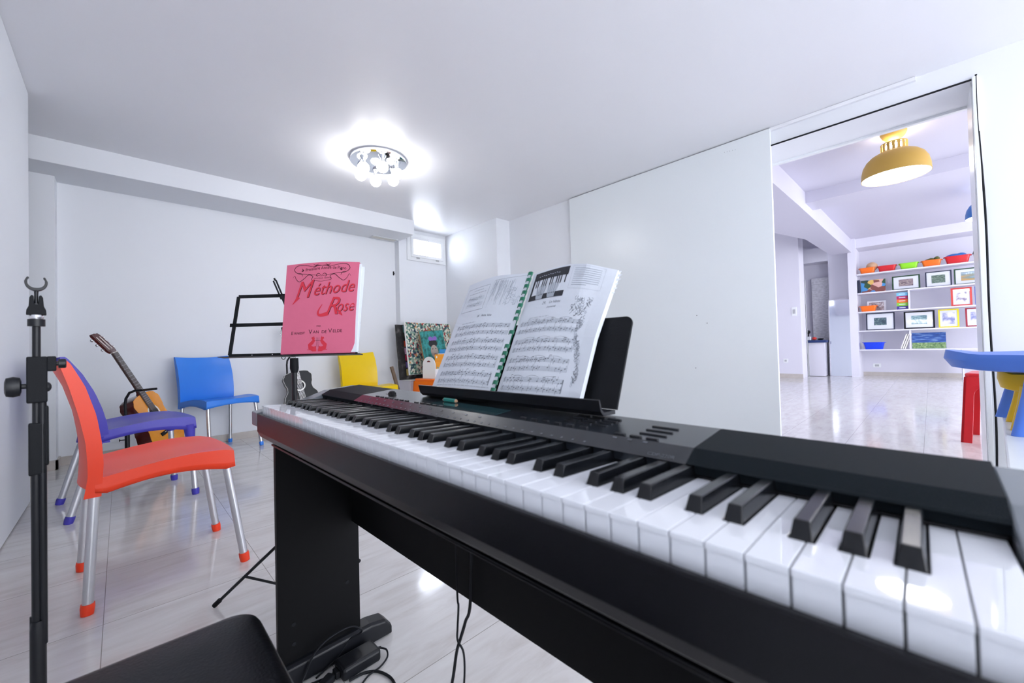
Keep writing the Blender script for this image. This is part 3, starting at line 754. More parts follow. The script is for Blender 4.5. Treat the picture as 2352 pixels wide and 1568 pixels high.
for i, p in enumerate(arc):
    d_ = Vector((p[0], 0, p[2]-.9945)).normalized(); th = .0028 if 2 < i < n_-3 else .0018
    rings.append([tuple(Vector(p)+d_*sx*th+Vector((0, sy*.010, 0))) for sx, sy in ((1, -1), (1, 1), (-1, 1), (-1, -1))])
x.loft(rings).build('microphone_clip', M['black'], ms, bevel=.001)
MB().lathe([(.026, .03), (.026, .075), (.018, .09), (.0108, .09)], n=20).build('leg_hub', M['blackmatte'], ms, smooth=True)
for k in range(3):
    q = R(20+120*k); MB().tube([(.02*math.cos(q), .02*math.sin(q), .05), (.42*math.cos(q), .42*math.sin(q), .011)], .011, 12).build('leg', M['black'], ms, smooth=True)

# ================================================================ MUSIC STAND AND PINK BOOK
md_ = thing('music_stand', 'black folding music stand holding the pink book', 'music stand', (.4315, 1.533, 0), R(45.97-90))
MB().cyl((0, 0, .30), (0, 0, .79), .0085, 16).build('pole', M['black'], md_, smooth=True)
MB().cyl((0, 0, .02), (0, 0, .56), .0115, 16).build('lower_pole', M['black'], md_, smooth=True)
MB().tube([(0, 0, .785), (0, 0, .80), (0, 0, .835)], [.010, .014, .013], 16).build('top_collar', M['blackmatte'], md_, smooth=True)
MB().lathe([(.016, .225), (.018, .235), (.018, .265), (.014, .275)], n=16).build('slide_collar', M['blackmatte'], md_, smooth=True)
rz = R(45.97-90)
for (fx, fy) in ((.216, 1.709), (.692, 1.631), (.405, 1.262)):
    d_ = Matrix.Rotation(-rz, 3, 'Z') @ Vector((fx-.4315, fy-1.533, 0))
    n1 = d_.normalized(); foot = n1*.272; topp = n1*.012
    lg = MB().tube([topp+Vector((0, 0, .245)), topp.lerp(foot, .5)+Vector((0, 0, .127)), foot*1.0+Vector((0, 0, .008))], .0052, 8).build('leg', M['black'], md_, smooth=True)
    MB().tube([foot*.93+Vector((0, 0, .026)), foot+Vector((0, 0, .0082))], .0078, 10).build('rubber_foot', M['rubber'], lg, smooth=True)
    MB().tube([n1*.012+Vector((0, 0, .05)), foot*.62+Vector((0, 0, .098))], .0042, 8).build('brace', M['black'], md_, smooth=True)
ta = R(9)
def dp(x_, u_, n_=0): return (x_, u_*math.sin(ta)-n_*math.cos(ta)-.004, .846+u_*math.cos(ta)+n_*math.sin(ta))
def bar(mbx, p, q, wd=.012, th=.004):
    p, q = Vector(p), Vector(q); d_ = (q-p).normalized(); nn = Vector((-d_.y, d_.x))*wd/2; vs = []
    for tt in (0, th):
        for e in (p+nn, p-nn, q-nn, q+nn): vs.append(dp(e.x, e.y, tt))
    mbx.add(vs, [(0, 1, 2, 3), (7, 6, 5, 4), (0, 4, 5, 1), (1, 5, 6, 2), (2, 6, 7, 3), (3, 7, 4, 0)])
dk = MB()
for p, q in (((-.219, .004), (-.207, .213)), ((.219, .004), (.207, .213)), ((-.207, .213), (.207, .213)), ((-.228, .110), (.228, .110)), ((-.222, .002), (.222, .002))): bar(dk, p, q, .012)
dk.build('desk_frame', M['blackmatte'], md_, bevel=.001)
x = MB(); bar(x, (-.052, .213), (.03, .04), .013, .006); x.build('fold_arm', M['black'], md_, bevel=.001)
x = MB(); bar(x, (-.0885, .268), (-.0555, .200), .0045, .004); bar(x, (-.0800, .271), (-.0475, .203), .0045, .004); bar(x, (-.0860, .272), (-.0815, .275), .010, .004); x.build('slotted_tip', M['black'], md_)
x = MB(); bar(x, (.0555, .200), (.0885, .268), .0045, .004); bar(x, (.0475, .203), (.0800, .271), .0045, .004); x.build('slotted_tip', M['black'], md_)
x = MB()
for tt in (0,): x.add([dp(-.24, -.004, 0), dp(.24, -.004, 0), dp(.24, -.004, .030), dp(-.24, -.004, .030), dp(-.24, -.006, 0), dp(.24, -.006, 0), dp(.24, -.006, .030), dp(-.24, -.006, .030)], [(0, 1, 2, 3), (4, 5, 6, 7), (0, 1, 5, 4), (2, 3, 7, 6), (1, 2, 6, 5), (0, 3, 7, 4)])
x.build('ledge', M['black'], md_)
x = MB()
for xx in (-.14, -.07, .07, .14): x.sphere(dp(xx, .002, .0045), .0022, 8)
x.build('rivet', M['steel'], md_)
x = MB(); x.tube([(-.030+.006*math.cos(q), -.012, .838+.006*math.sin(q)) for q in [2*PI*k/12 for k in range(12)]], .0012, 6, closed=True); x.build('wire_loop', M['black'], md_)

# pink book: local frame of the desk
BM = Matrix.Translation((.4315, 1.533, 0)) @ Matrix.Rotation(rz, 4, 'Z')
pb = thing('songbook', 'pink piano method book with red lettering standing on the black music stand', 'book', mtx=BM)
BW, BH = .252, .318
def cp(x_, y_, lift=0.0, n0=.020):
    """cover point: x_ 0..BW from spine, y_ 0..BH"""
    u = x_/BW; v = y_/BH
    wave = .004*math.sin(u*PI)*(.4+v)-.006*max(0, u-.8)*(1 if v > .5 else -.5)
    return dp(-.0335+x_+(.004*v*u), .000+y_+.004*math.sin(u*PI)*v+.004*u*v*1.5, n0+wave+lift)
cut = lambda v: 1-(.055*max(0, (.12-v)/.12)**1.5 if v < .12 else 0)-.012*math.sin(v*PI)
MB().sheet(lambda u, v, s_: cp(u*BW*(cut(v) if u > .5 else 1-(1-cut(v))*u*2), v*BH, 0 if s_ == 0 else -.0012), 24, 20, 0).build('cover', M['pink'], pb, smooth=True)
MB().sheet(lambda u, v, s_: cp(.004+u*(BW+.002), .002+v*(BH-.008), -.0014 if s_ == 0 else -.007), 12, 8, 0).build('page_block', M['paper'], pb)
MB().sheet(lambda u, v, s_: cp(.02+u*(BW-.010)+.006*v, .002+v*(BH-.016), -.0072 if s_ == 0 else -.0085), 12, 8, 0).build('loose_sheet', M['paper'], pb)
MB().sheet(lambda u, v, s_: cp(-.001+u*(BW), v*BH, -.0088 if s_ == 0 else -.0098), 12, 8, 0).build('back_cover', M['pink'], pb)
def stamp(tgt, txt, x_, y_, size, shear=0, rot=0, lift=.0006, sx=1, weight=0, arc=0):
    weight = 0
    vs, fs, wd = text_polys(txt, size, shear, weight=weight)
    c_, s_ = math.cos(rot), math.sin(rot); out = []
    for v in vs:
        X_, Y_ = v[0]*sx, v[1]+arc*((v[0]/max(wd, 1e-6)-.5)**2*4-1)
        out.append(cp(x_+X_*c_-Y_*s_, y_+X_*s_+Y_*c_, lift))
    tgt.add(out, fs); return wd*sx
red = MB(); drk = MB(); emb = MB(); orn = MB(); aut = MB()
for tgt, off, lf, wt in ((drk, (.0016, -.0014), .0005, .0006), (red, (0, 0), .0009, .0004)):
    stamp(tgt, 'M', .034+off[0], .188+off[1], .088, .50, .12, lf, .82, wt)
    stamp(tgt, '\u00e9thode', .098+off[0], .199+off[1], .060, .45, .10, lf, .82, wt)
    stamp(tgt, 'R', .142+off[0], .132+off[1], .088, .45, .02, lf, .85, wt)
    stamp(tgt, 'ose', .180+off[0], .141+off[1], .058, .45, .06, lf, .74, wt)
Pc = lambda lf: (lambda x_, y_: cp(x_, y_, lf))
ribbon(red, [(.155-.028*math.sin(q*.28)-.012*q/10, .136-.010*math.sin(q*.35)+.028*(q/10)**2) for q in range(11)], lambda f: .012*(1-f)+.002, P=Pc(.0009))
ribbon(red, [(.030+.02*q/6, .172+.025*q/6) for q in range(7)], lambda f: .002+.010*f, P=Pc(.0009))
ribbon(red, [(.192+.003*q, .140-.003*q) for q in range(5)], lambda f: .010*(1-f)+.002, P=Pc(.0009))
stamp(drk, 'Premi\u00e8re Ann\u00e9e de Piano', .068, .287, .0160, 0, .02, .0006, .85, .0002, -.004)
par = MB(); stamp(par, 'PAR', .118, .090, .0085, 0, 0, .0006); par.build('par_lettering', M['darkink'], pb)
stamp(aut, 'E', .032, .066, .0155); stamp(aut, 'RNEST', .043, .066, .0115, 0, .02, .0006, 1.1)
stamp(aut, 'V', .092, .067, .021); stamp(aut, 'AN', .107, .068, .0145); stamp(aut, 'DE', .136, .068, .0145); stamp(aut, 'V', .159, .069, .021); stamp(aut, 'ELDE', .174, .070, .0145, 0, .01)
stamp(aut, 'NOUVELLE   EDITION', .100, .258, .0062, 0, .02)
# ornamental scrolls
def scroll(pts, w_=.0014):
    o_ = []
    for k in range(len(pts)-1):
        p0_ = pts[max(0, k-1)]; p1_, p2_ = pts[k], pts[k+1]; p3_ = pts[min(len(pts)-1, k+2)]
        for q in range(6):
            s = q/6; o_.append(tuple(.5*((2*p1_[i])+(-p0_[i]+p2_[i])*s+(2*p0_[i]-5*p1_[i]+4*p2_[i]-p3_[i])*s*s+(-p0_[i]+3*p1_[i]-3*p2_[i]+p3_[i])*s**3) for i in (0, 1)))
    o_.append(pts[-1]); ribbon(orn, o_, lambda f: w_*(.5+1.0*math.sin(f*PI)), P=Pc(.0006))
for sg in (1, -1):
    X = lambda d_: .125+sg*d_
    scroll([(X(.0), .268), (X(.02), .272), (X(.055), .278), (X(.082), .282), (X(.096), .296), (X(.086), .310), (X(.060), .310), (X(.035), .304), (X(.018), .303)])
    scroll([(X(.0), .306), (X(.018), .306), (X(.030), .300)], .0022)
    scroll([(X(.10), .268), (X(.094), .275), (X(.088), .262), (X(.076), .252), (X(.060), .262), (X(.045), .274), (X(.030), .268), (X(.034), .256), (X(.018), .252), (X(.0), .249)])
    scroll([(X(.082), .284), (X(.070), .280), (X(.066), .270)]); scroll([(X(.0), .270), (X(.010), .278), (X(.018), .272), (X(.012), .265)])
    scroll([(X(.012), .312), (X(.022), .308), (X(.030), .312)])
    orn.add([cp(*p, .0006) for p in ((X(.062), .292), (X(.069), .300), (X(.067), .292), (X(.072), .290), (X(.066), .287))], [(0, 1, 2), (0, 2, 3), (0, 3, 4)])
    # two curled sea creatures around a lyre, as simple heraldic shapes
    ribbon(emb, [(X(.004), .016), (X(.014), .015), (X(.024), .020), (X(.026), .029), (X(.018), .037), (X(.013), .044), (X(.016), .050), (X(.011), .053)], lambda f: .012*(1-f)+.006, P=Pc(.0009))
    emb.add([cp(*p, .0009) for p in ((X(.012), .050), (X(.022), .050), (X(.020), .056), (X(.016), .054), (X(.013), .060))], [(0, 1, 2, 3, 4)])
    ribbon(emb, [(X(.002), .012), (X(.034), .013)], .002, P=Pc(.0009))
for xx in (.121, .125, .129): ribbon(orn, [(xx, .022), (xx, .054)], .0006, P=Pc(.0006))
ribbon(orn, [(.117, .044), (.133, .044)], .0012, P=Pc(.0006))
red.build('title_lettering', M['redink'], pb); drk.build('title_shadow', M['darkink'], pb); emb.build('cover_emblem', M['redink'], pb); orn.build('scroll_ornament', M['darkink'], pb); aut.build('author_lettering', M['darkink'], pb)

# ================================================================ GUITARS
def guitar(label, k_axis, nrm, base, body_m, top_m, neck_m, bind=False, scale=1.0):
    k_axis = Vector(k_axis).normalized(); nrm = Vector(nrm); nrm = (nrm-k_axis*nrm.dot(k_axis)).normalized()
    lat = k_axis.cross(nrm) # local x
    t = thing('acoustic_guitar', label, 'guitar', mtx=frame(base, lat*scale, -nrm*scale, k_axis*scale))
    # local: x lateral, -y front, z along neck; body 0..0.48
    def half(z):
        tb = [(0, .0), (.006, .06), (.03, .125), (.09, .174), (.15, .183), (.22, .160), (.28, .124), (.32, .120), (.36, .134), (.42, .142), (.46, .118), (.478, .075), (.485, .0)]
        for i in range(len(tb)-1):
            if z <= tb[i+1][0]:
                f = (z-tb[i][0])/(tb[i+1][0]-tb[i][0]); f2 = f*f*(3-2*f); 
                if i in (0, len(tb)-2, 1, len(tb)-3): f2 = math.sin(f*PI/2) if i < 5 else 1-math.cos(f*PI/2); f2 = f2 if i < 5 else f2
                return tb[i][1]*(1-f2)+tb[i+1][1]*f2
        return 0
    N = 40; zs = [.485*(1-math.cos(PI*i/N))/2 for i in range(N+1)]
    out = [(half(z), z) for z in zs]+[(-half(z), z) for z in zs[-2:0:-1]]
    MB().prism(out, -.045, .050, axis=1).build('body', body_m, t, smooth=True, bevel=0)
    MB().prism([(x_*.99, .485/2+(z-.485/2)*.992) for x_, z in out], -.0475, -.0445, axis=1).build('soundboard', top_m, t)
    if bind:
        MB().tube([(x_, -.046, z) for x_, z in out], .0022, 6, closed=True).build('binding', M['ivory'], t)
    x = MB(); x.lathe([(.043, 0), (.043, .0004), (.0001, .0004)], n=32); o_ = x.build('soundhole', M['rubber'], t); o_.rotation_euler = (PI/2, 0, 0); o_.location = (0, -.0477, .325)
    x = MB(); x.shell([(.046, 0), (.058, 0), (.058, .0006), (.046, .0006)], n=32); o_ = x.build('rosette', M['ivory'], t); o_.rotation_euler = (PI/2, 0, 0); o_.location = (0, -.0477, .325)
    MB().box(-.075, .075, -.056, -.0475, .138, .165).build('bridge', M['rubber'], t, bevel=.003)
    MB().box(-.04, .04, -.0585, -.056, .154, .157).build('saddle', M['ivory'], t)
    fb = MB().add([(x_*w_, y_, z) for z, w_ in ((.345, .029), (.83, .025)) for y_ in (-.0545, -.0475) for x_ in (-1, 1)], [(0, 1, 3, 2), (4, 6, 7, 5), (0, 4, 5, 1), (2, 3, 7, 6), (0, 2, 6, 4), (1, 5, 7, 3)]).build('fretboard', M['fret'], t)
    x = MB()
    for f_ in range(1, 19): z = .165+(.83-.165)*(2**(-f_/12)); x.box(-.025, .025, -.0556, -.0545, z-.0007, z+.0007)
    x.build('frets', M['steel'], fb)
    rings = []
    for z, w_, dd in ((.478, .027, .050), (.50, .026, .030), (.54, .0255, .020), (.82, .0235, .019), (.85, .024, .012)):
        rings.append([(w_*math.cos(q), -.0475+dd*max(0, math.sin(q)) if math.sin(q) > 0 else -.0475, z) for q in [2*PI*i/16 for i in range(16)]])
    MB().loft(rings).build('neck', neck_m, t, smooth=True)
    MB().box(-.025, .025, -.058, -.045, .829, .834).build('nut', M['ivory'], t)
    hs = [(-.024, .832), (-.036, .850), (-.033, .985), (-.024, .998), (-.010, .990), (0, 1.0), (.010, .990), (.024, .998), (.033, .985), (.036, .850), (.024, .832)]
    hd = MB().add([(x_, -.050+(z-.832)*.25, z) for x_, z in hs]+[(x_, -.032+(z-.832)*.25, z) for x_, z in hs], [tuple(range(11)), tuple(range(11, 22))[::-1]]+[(i, (i+1) % 11, 11+(i+1) % 11, 11+i) for i in range(11)]).build('headstock', neck_m, t, bevel=.001)
    x = MB()
    for sx in (-1, 1): x.add([(sx*(.014+q), -.0512+(z-.832)*.25, z) for z in (.862, .97) for q in (-.004, .004)], [(0, 1, 3, 2)])
    x.build('headstock_slot', M['ivory'], hd)
    for sx in (-1, 1):
        for k in range(3):
            z = .872+.042*k; y_ = -.041+(z-.832)*.25
            pg_ = MB().cyl((sx*.030, y_, z), (sx*.052, y_+.004, z), .0025, 8).sphere((sx*.056, y_+.004, z), .009, 10, sc=(.6, .8, 1.1)).build('tuning_peg', M['steel'], hd, smooth=True)
    x = MB()
    for s_ in range(6):
        q = -.0175+.007*s_; x.tube([(q*1.5, -.059, .155), (q, -.0585, .832), (q*.8, -.05+.02, .91)], .0006, 4)
    x.build('strings', M['steel'], t)
    return t
guitar('classical guitar with amber top and dark red sides leaning on its stand', (-.43, .0, .91), (.82, -.56, .16), (.285, 4.17, .125), M['guitar_red'], M['guitar_top'], M['guitar_red'])
guitar('black acoustic guitar with white binding behind the music stand pole', (-.16, .16, .97), (-.12, -.95, .2), (1.385, 4.55, .215), M['gblack'], M['gblack'], M['gblack'], True, .95)
def guitar_stand(label, base, yaw, h=.60, reach=.14):
    t = thing('guitar_stand', label, 'guitar stand', base, yaw)
    MB().tube([(0, 0, .08), (0, 0, .35)], .014, 14).build('lower_tube', M['black'], t, smooth=True)
    MB().tube([(0, 0, .30), (-.01, 0, h-.06), (-.005, 0, h-.02), (.015, -.01, h+.02), (.05, -.03, h+.035), (.11, -.06, h+.038), (reach+.04, -.085, h+.042)], .0085, 12).build('upright', M['black'], t, smooth=True)
    MB().tube([(.09, -.05, h+.040), (.10, -.10, h+.043), (reach+.03, -.13, h+.046)], .005, 8).build('neck_yoke', M['black'], t, smooth=True)
    MB().tube([(-.012, 0, .265), (-.035, 0, .265), (-.042, 0, .265)], [.004, .004, .011], 10).build('height_knob', M['black'], t, smooth=True)
    MB().tube([(0, 0, .20), (.10, -.10, .16), (.13, -.17, .165), (.13, -.19, .19)], .008, 8).build('cradle_arm', M['black'], t, smooth=True)
    MB().tube([(0, 0, .20), (.20, -.02, .16), (.28, -.06, .165), (.29, -.07, .19)], .008, 8).build('cradle_arm', M['black'], t, smooth=True)
    MB().box(-.012, .012, -.016, -.013, .15, .18).build('sticker', M['kidred'], t)
    for q in (-100, 20, 140):
        MB().tube([(0, 0, .12), (.13*math.cos(R(q)), .13*math.sin(R(q)), .07), (.26*math.cos(R(q)), .26*math.sin(R(q)), .010)], .0085, 10).build('leg', M['black'], t, smooth=True)
    return t
guitar_stand('black tubular stand holding the amber and red classical guitar', (.03, 4.03, 0), R(-8), .58, .13)
guitar_stand('black tubular stand holding the black acoustic guitar', (1.24, 4.62, 0), R(5), .80, .12)

# ================================================================ PAINTINGS CORNER
def canvas(label, c0, width, height, yaw, tilt, mt, edge, th=.022, roll=0):
    """c0 = bottom-left corner, facing -Y rotated by yaw"""
    mm = Matrix.Translation(c0) @ Matrix.Rotation(yaw, 4, 'Z') @ Matrix.Rotation(tilt, 4, 'X') @ Matrix.Rotation(roll, 4, 'Y')
    t = thing('painting', label, 'painting', mtx=mm)
    MB().box(0, width, 0, th, 0, height).build('stretcher', edge, t, bevel=.001)
    MB().box(.004, width-.004, -.0015, 0, .004, height-.004).build('painted_canvas', mt, t)
    return t
flower = ramp_mat('dabbed_flowers', [(0, '3F6A5C'), (.13, '1F4356'), (.25, '8FA79A'), (.38, 'DDE0D2'), (.55, '7FA593'), (.66, '9C2F36'), (.74, 'D9D6C4'), (.90, 'C98A55'), (.95, '2F5560')], 44, .5, kind='vor')
tealp = ramp_mat('teal_leaf_paint', [(.30, '123C3C'), (.45, '2F7F78'), (.60, '3FA0A0'), (.75, '2C6E58')], 18, .6, 6)
blackp = ramp_mat('charcoal_paint', [(.3, '141414'), (.55, '2C2A2B'), (.75, '6B6765')], 14, .6, 6)
cv = canvas('large canvas painted all over in black strokes, rearmost of the stack', (2.50, 4.60, .49), .62, .70, R(8), R(-6), blackp, blackp)
x = MB()
for (z0, z1, c) in ((.60, .69, 0), (.42, .49, 1), (.32, .40, 2), (.24, .31, 3), (.15, .22, 4), (.05, .13, 5)): x.box(.10, .20, -.0035, -.0016, z0, z1, c)
x.build('colour_patches', [mat('patch_teal', '4C7F7F', .6), mat('patch_red', 'D94B2B', .6), mat('patch_lilac', 'D9A9D0', .6), mat('patch_pink', 'D42A5C', .6), mat('patch_violet', '6A5AA8', .6), mat('patch_sand', 'C9B26A', .6)], cv)
canvas('white-edged canvas dabbed with red, green and white flowers', (2.575, 4.50, .55), .80, .67, R(10), R(-7), flower, M['trimwhite'])
face = canvas('teal canvas of a figure in a purple hair band, standing before the flower canvas', (2.745, 4.40, .60), .40, .50, R(8), R(-9), tealp, M['tan'], .02, R(-4))
x = MB()
def blob(mbx, cx, cz, rx, rz_, mi, y=-.0022, n=24, wob=.0):
    mbx.add([(cx+rx*math.cos(2*PI*k/n)*(1+wob*math.sin(3*k)), y, cz+rz_*math.sin(2*PI*k/n)) for k in range(n)], [tuple(range(n))], mi)
blob(x, .19, .33, .072, .055, 0, -.0020); blob(x, .195, .225, .062, .085, 1, -.0024); blob(x, .160, .395, .035, .028, 2, -.0028, wob=.1); blob(x, .235, .395, .035, .028, 2, -.0028, wob=.1); blob(x, .198, .385, .018, .018, 2, -.0029)
blob(x, .195, .19, .020, .008, 3, -.0028); blob(x, .17, .26, .012, .005, 0, -.0028); blob(x, .222, .26, .012, .005, 0, -.0028)
x.build('painted_figure', [mat('paint_dark', '2B2A2D', .6), mat('paint_skin', 'B7A79C', .6), mat('paint_purple', '8E6BC0', .6), mat('paint_lip', '9A6A6A', .6)], face)
es = thing('easel', 'weathered brown wooden easel leg leaning under the black canvas', 'easel', (2.36, 4.60, 0))
MB().box(-.02, .02, -.015, .015, 0, .66).build('rear_leg', M['oldwood'], es, bevel=.002)
bpy.data.objects['rear_leg'].rotation_euler = (0, R(-0), 0)
MB(Matrix.Rotation(R(16), 4, 'Y').inverted()).box(-.018, .018, -.045, -.015, -.02, .66).build('front_leg', M['oldwood'], es, bevel=.002)
bpy.data.objects.remove(bpy.data.objects['rear_leg'])
f_ = bpy.data.objects['front_leg']; f_.location = (.19, .0, .03)
cab = thing('storage_box', 'white storage box supporting the paintings in the corner', 'box', (2.93, 4.62, 0))
MB().box(-.36, .36, -.14, .14, 0, .48).build('body', M['farwall'], cab, bevel=.004)
MB().box(-.37, .37, -.15, .15, .48, .49).build('lid', M['trimwhite'], cab, bevel=.003)

def kid_stool(label, key, loc, rz_, w_=.40, h=.42, leg=.10):
    """square plastic stool: slab legs joined by arches"""
    t = thing('plastic_stool', label, 'stool', loc, rz_); mt = M[key]
    MB().loft([[(x_, y_, z) for x_, y_ in superrect(q, q, .03)] for q, z in ((w_/2-.02, h-.035), (w_/2-.017, h-.008), (w_/2-.024, h), (.004, h-.002))]).build('seat', mt, t, bevel=0, smooth=True)
    hw_ = w_/2; n = 12
    for q in range(4):
        # one side panel with an arch cut out, splayed outwards to the floor
        a_ = q*PI/2; top_ = h-.03; outer = [(-hw_*.93, top_), (-hw_*1.06, 0), (-hw_*1.06+leg, 0)]
        arc_ = []
        for k in range(n+1):
            th = PI-PI*k/n; arc_.append(((hw_*.98-leg)*math.cos(th), top_-.14+.09*math.sin(th)))
        outer += arc_+[(hw_*1.06-leg, 0), (hw_*1.06, 0), (hw_*.93, top_)]
        vs = []
        for off in (0, -.014):
            for (x_, z) in outer:
                d_ = hw_*.93+(1-z/top_)*hw_*.13+off; vs.append((x_*math.cos(a_)-(-d_)*math.sin(a_)*-1*-1, x_*math.sin(a_)+(-d_)*math.cos(a_), z))
        nn = len(outer); fs = [(i, (i+1) % nn, nn+(i+1) % nn, nn+i) for i in range(nn)]
        # quads across front/back between outer edge and arch
        def strip(o_):
            ids = []
            L_ = [0, 1, 2]+[3+k for k in range(n//2+1)]
            f1 = [(o_+0, o_+1, o_+2, o_+3)]; f2 = [(o_+nn-1, o_+nn-2, o_+nn-3, o_+nn-4)]
            mid = []
            for k in range(n): mid.append((o_+3+k, o_+4+k))
            res = f1+f2
            for k in range(n):
                res.append((o_+3+k, o_+4+k, o_+(nn-1 if k >= n//2 else 0)))
            res.append((o_+0, o_+3+n//2, o_+nn-1))
            return res
        MB().add(vs, fs+strip(0)+strip(nn)).build('side', mt, t)
    return t
kid_stool('bright orange plastic stool under the white magazine holder', 'kidorange', (2.77, 4.20, 0), R(12), .42, .515)
bx = thing('magazine_holder', 'white rounded magazine holder standing on the orange stool', 'holder', (2.74, 4.18, .515), R(12))
side = [(-.105, 0), (.105, 0), (.105, .155)]+[(.105*math.cos(q), .155+.105*math.sin(q)) for q in [PI*k/16 for k in range(1, 16)]]+[(-.105, .155)]
for xx, nm in ((-.11, 'end_panel'), (.15, 'end_panel')):
    MB().prism([(p[0], p[1]) for p in side], xx, xx+.010, axis=0).build(nm, M['trimwhite'], bx, bevel=.001)
e0 = MB().prism([(.028*math.cos(q), .195+.020*math.sin(q)) for q in [PI*k/10 for k in range(11)]], -.1112, -.1098, axis=0).build('handle_slot', mat('slot_shadow_red', (.16, .01, .01), .6), bx)
MB().box(-.10, .15, -.105, -.096, 0, .115).build('front_panel', M['trimwhite'], bx)
MB().box(-.10, .15, .096, .105, 0, .115).build('rear_panel', M['trimwhite'], bx)
MB().box(-.10, .15, -.095, .095, .0, .008).build('base', M['trimwhite'], bx)
def slim_book(label, loc, rz_, w_, h, th, mt, extra=None):
    t = thing('slim_book', label, 'book', loc, rz_)
    MB().box(-w_/2, w_/2, -th/2, th/2, 0, h).build('cover', mt, t, bevel=.001)
    MB().box(-w_/2+.003, w_/2+.0005, -th/2+.0015, th/2-.0015, .002, h-.002).build('pages', M['paper'], t)
    if extra: extra(t, w_, h, th)
    return t
def ochre_extra(t, w_, h, th):
    y = -th/2-.0006
    MB().add([(-w_/2+.02, y, .03), (w_/2-.02, y, .03), (w_/2-.02, y, .125), (-w_/2+.02, y, .125)], [(0, 1, 2, 3)]).build('cover_picture', ramp_mat('comic_picture', [(0, '1C1C1C'), (.35, 'D8D2C0'), (.6, 'C9B45A'), (.8, '7C94A0')], 60, .5, kind='vor'), t)
    x = MB()
    for x0_, x1_, z_ in ((-w_/2+.01, .02, .190), (.0, w_/2-.015, .158)):
        k_ = 9; ribbon(x, [(x0_+(x1_-x0_)*q/k_, z_+.012*(q % 2)) for q in range(k_+1)], .004, P=lambda a_, b_: (a_, y, b_))
    x.build('cover_title', mat('orange_title', (.62, .18, .02), .5), t)
    x = MB().add([(-w_/2+.012, y, h-.045), (-w_/2+.03, y, h-.045), (-w_/2+.03, y, h-.02), (-w_/2+.012, y, h-.02)], [(0, 1, 2, 3)]); x.build('cover_badge', M['paper'], t)
slim_book('orange children book with a comic picture in the magazine holder', (2.77, 4.105, .525), R(12), .195, .275, .012, M['ochrecard'], ochre_extra)
slim_book('mauve book standing at the right in the magazine holder', (2.865, 4.165, .525), R(12), .19, .25, .012, M['mauve'])
slim_book('white book with lilac edge behind the mauve book', (2.88, 4.20, .525), R(12), .20, .285, .010, M['mount'])
slim_book('sky blue card folder rising behind the orange children book', (2.93, 4.245, .525), R(12), .20, .335, .008, M['sky'])

# ================================================================ ADAPTOR AND CABLES
ad = thing('power_adaptor', 'black power adaptor brick on the floor beside the stand foot', 'adaptor', (.457, 1.105, 0), R(2))
MB().box(-.053, .053, -.030, .030, 0.0005, .034).build('housing', M['black'], ad, bevel=.008, seg=3)
MB().box(-.064, -.052, -.012, .012, .006, .024).build('socket', M['rubber'], ad, bevel=.002)
MB().tube([(.052, 0, .017), (.066, -.002, .016)], [.005, .0032], 8).build('strain_relief', M['rubber'], ad)
attach(MB().tube(smooth_path([(.522, 1.103, .016), (.532, 1.090, .012), (.524, 1.070, .006), (.495, 1.054, .004), (.465, 1.05, .004), (.442, 1.038, .004), (.419, 1.017, .004)]), .0024, 8).build('power_cord', M['rubber'], smooth=True), ad)
attach(MB().tube(smooth_path([(.395, 1.108, .012), (.365, 1.122, .006), (.332, 1.130, .006), (.317, 1.128, .008), (.337, 1.141, .03), (.358, 1.141, .068), (.399, 1.14, .090), (.453, 1.142, .090), (.477, 1.128, .078), (.478, 1.138, .062), (.455, 1.150, .050), (.425, 1.152, .022), (.387, 1.150, .006), (.361, 1.140, .004)]), .0026, 8).build('mains_cord', M['rubber'], smooth=True), ad)
attach(MB().tube(smooth_path([(.418, 1.066, .006), (.454, 1.066, .004), (.482, 1.047, .004), (.497, 1.009, .004), (.496, .975, .004), (.482, .952, .004)]), .0034, 8).build('coiled_cord', M['rubber'], smooth=True), ad)
pl = thing('mains_plug', 'small black plug lying beside the power adaptor', 'plug', (.372, 1.098, 0), R(30))
MB().box(-.022, .02, -.012, .012, .0005, .02).build('plug_body', M['rubber'], pl, bevel=.004)
MB().cyl((.02, .005, .01), (.036, .005, .01), .002, 8).cyl((.02, -.005, .01), (.036, -.005, .01), .002, 8).build('pins', M['steel'], pl)
def kpt(s, t_, w_): return tuple(Matrix.Translation(KO) @ Matrix.Rotation(YK, 4, 'Z') @ Vector((s, t_, w_)))
tag(MB().tube(smooth_path([kpt(.20, .659, -.125), kpt(.2, .6586, -.3356), kpt(.2, .6555, -.3635), kpt(.2, .6599, -.407), kpt(.197, .6566, -.4287), kpt(.2, .6425, -.448), kpt(.2, .6433, -.5039), kpt(.2, .665, -.60), kpt(.2, .70, -.70), kpt(.19, .78, -.7175), kpt(.17, .9, -.7175)]), .0020, 8).build('pedal_cable', M['rubber'], smooth=True), 'thinner of two black cables hanging below the keyboard crossboard', 'cable')
tag(MB().tube(smooth_path([kpt(.204, .61, -.125), kpt(.204, .6226, -.3373), kpt(.204, .6403, -.3897), kpt(.204, .6566, -.4287), kpt(.204, .6704, -.4622), kpt(.204, .6871, -.5285), kpt(.204, .73, -.66), kpt(.21, .80, -.7175), kpt(.22, .92, -.7175)]), .0030, 8).build('supply_cable', M['rubber'], smooth=True), 'thicker of two black cables hanging below the keyboard crossboard', 'cable')

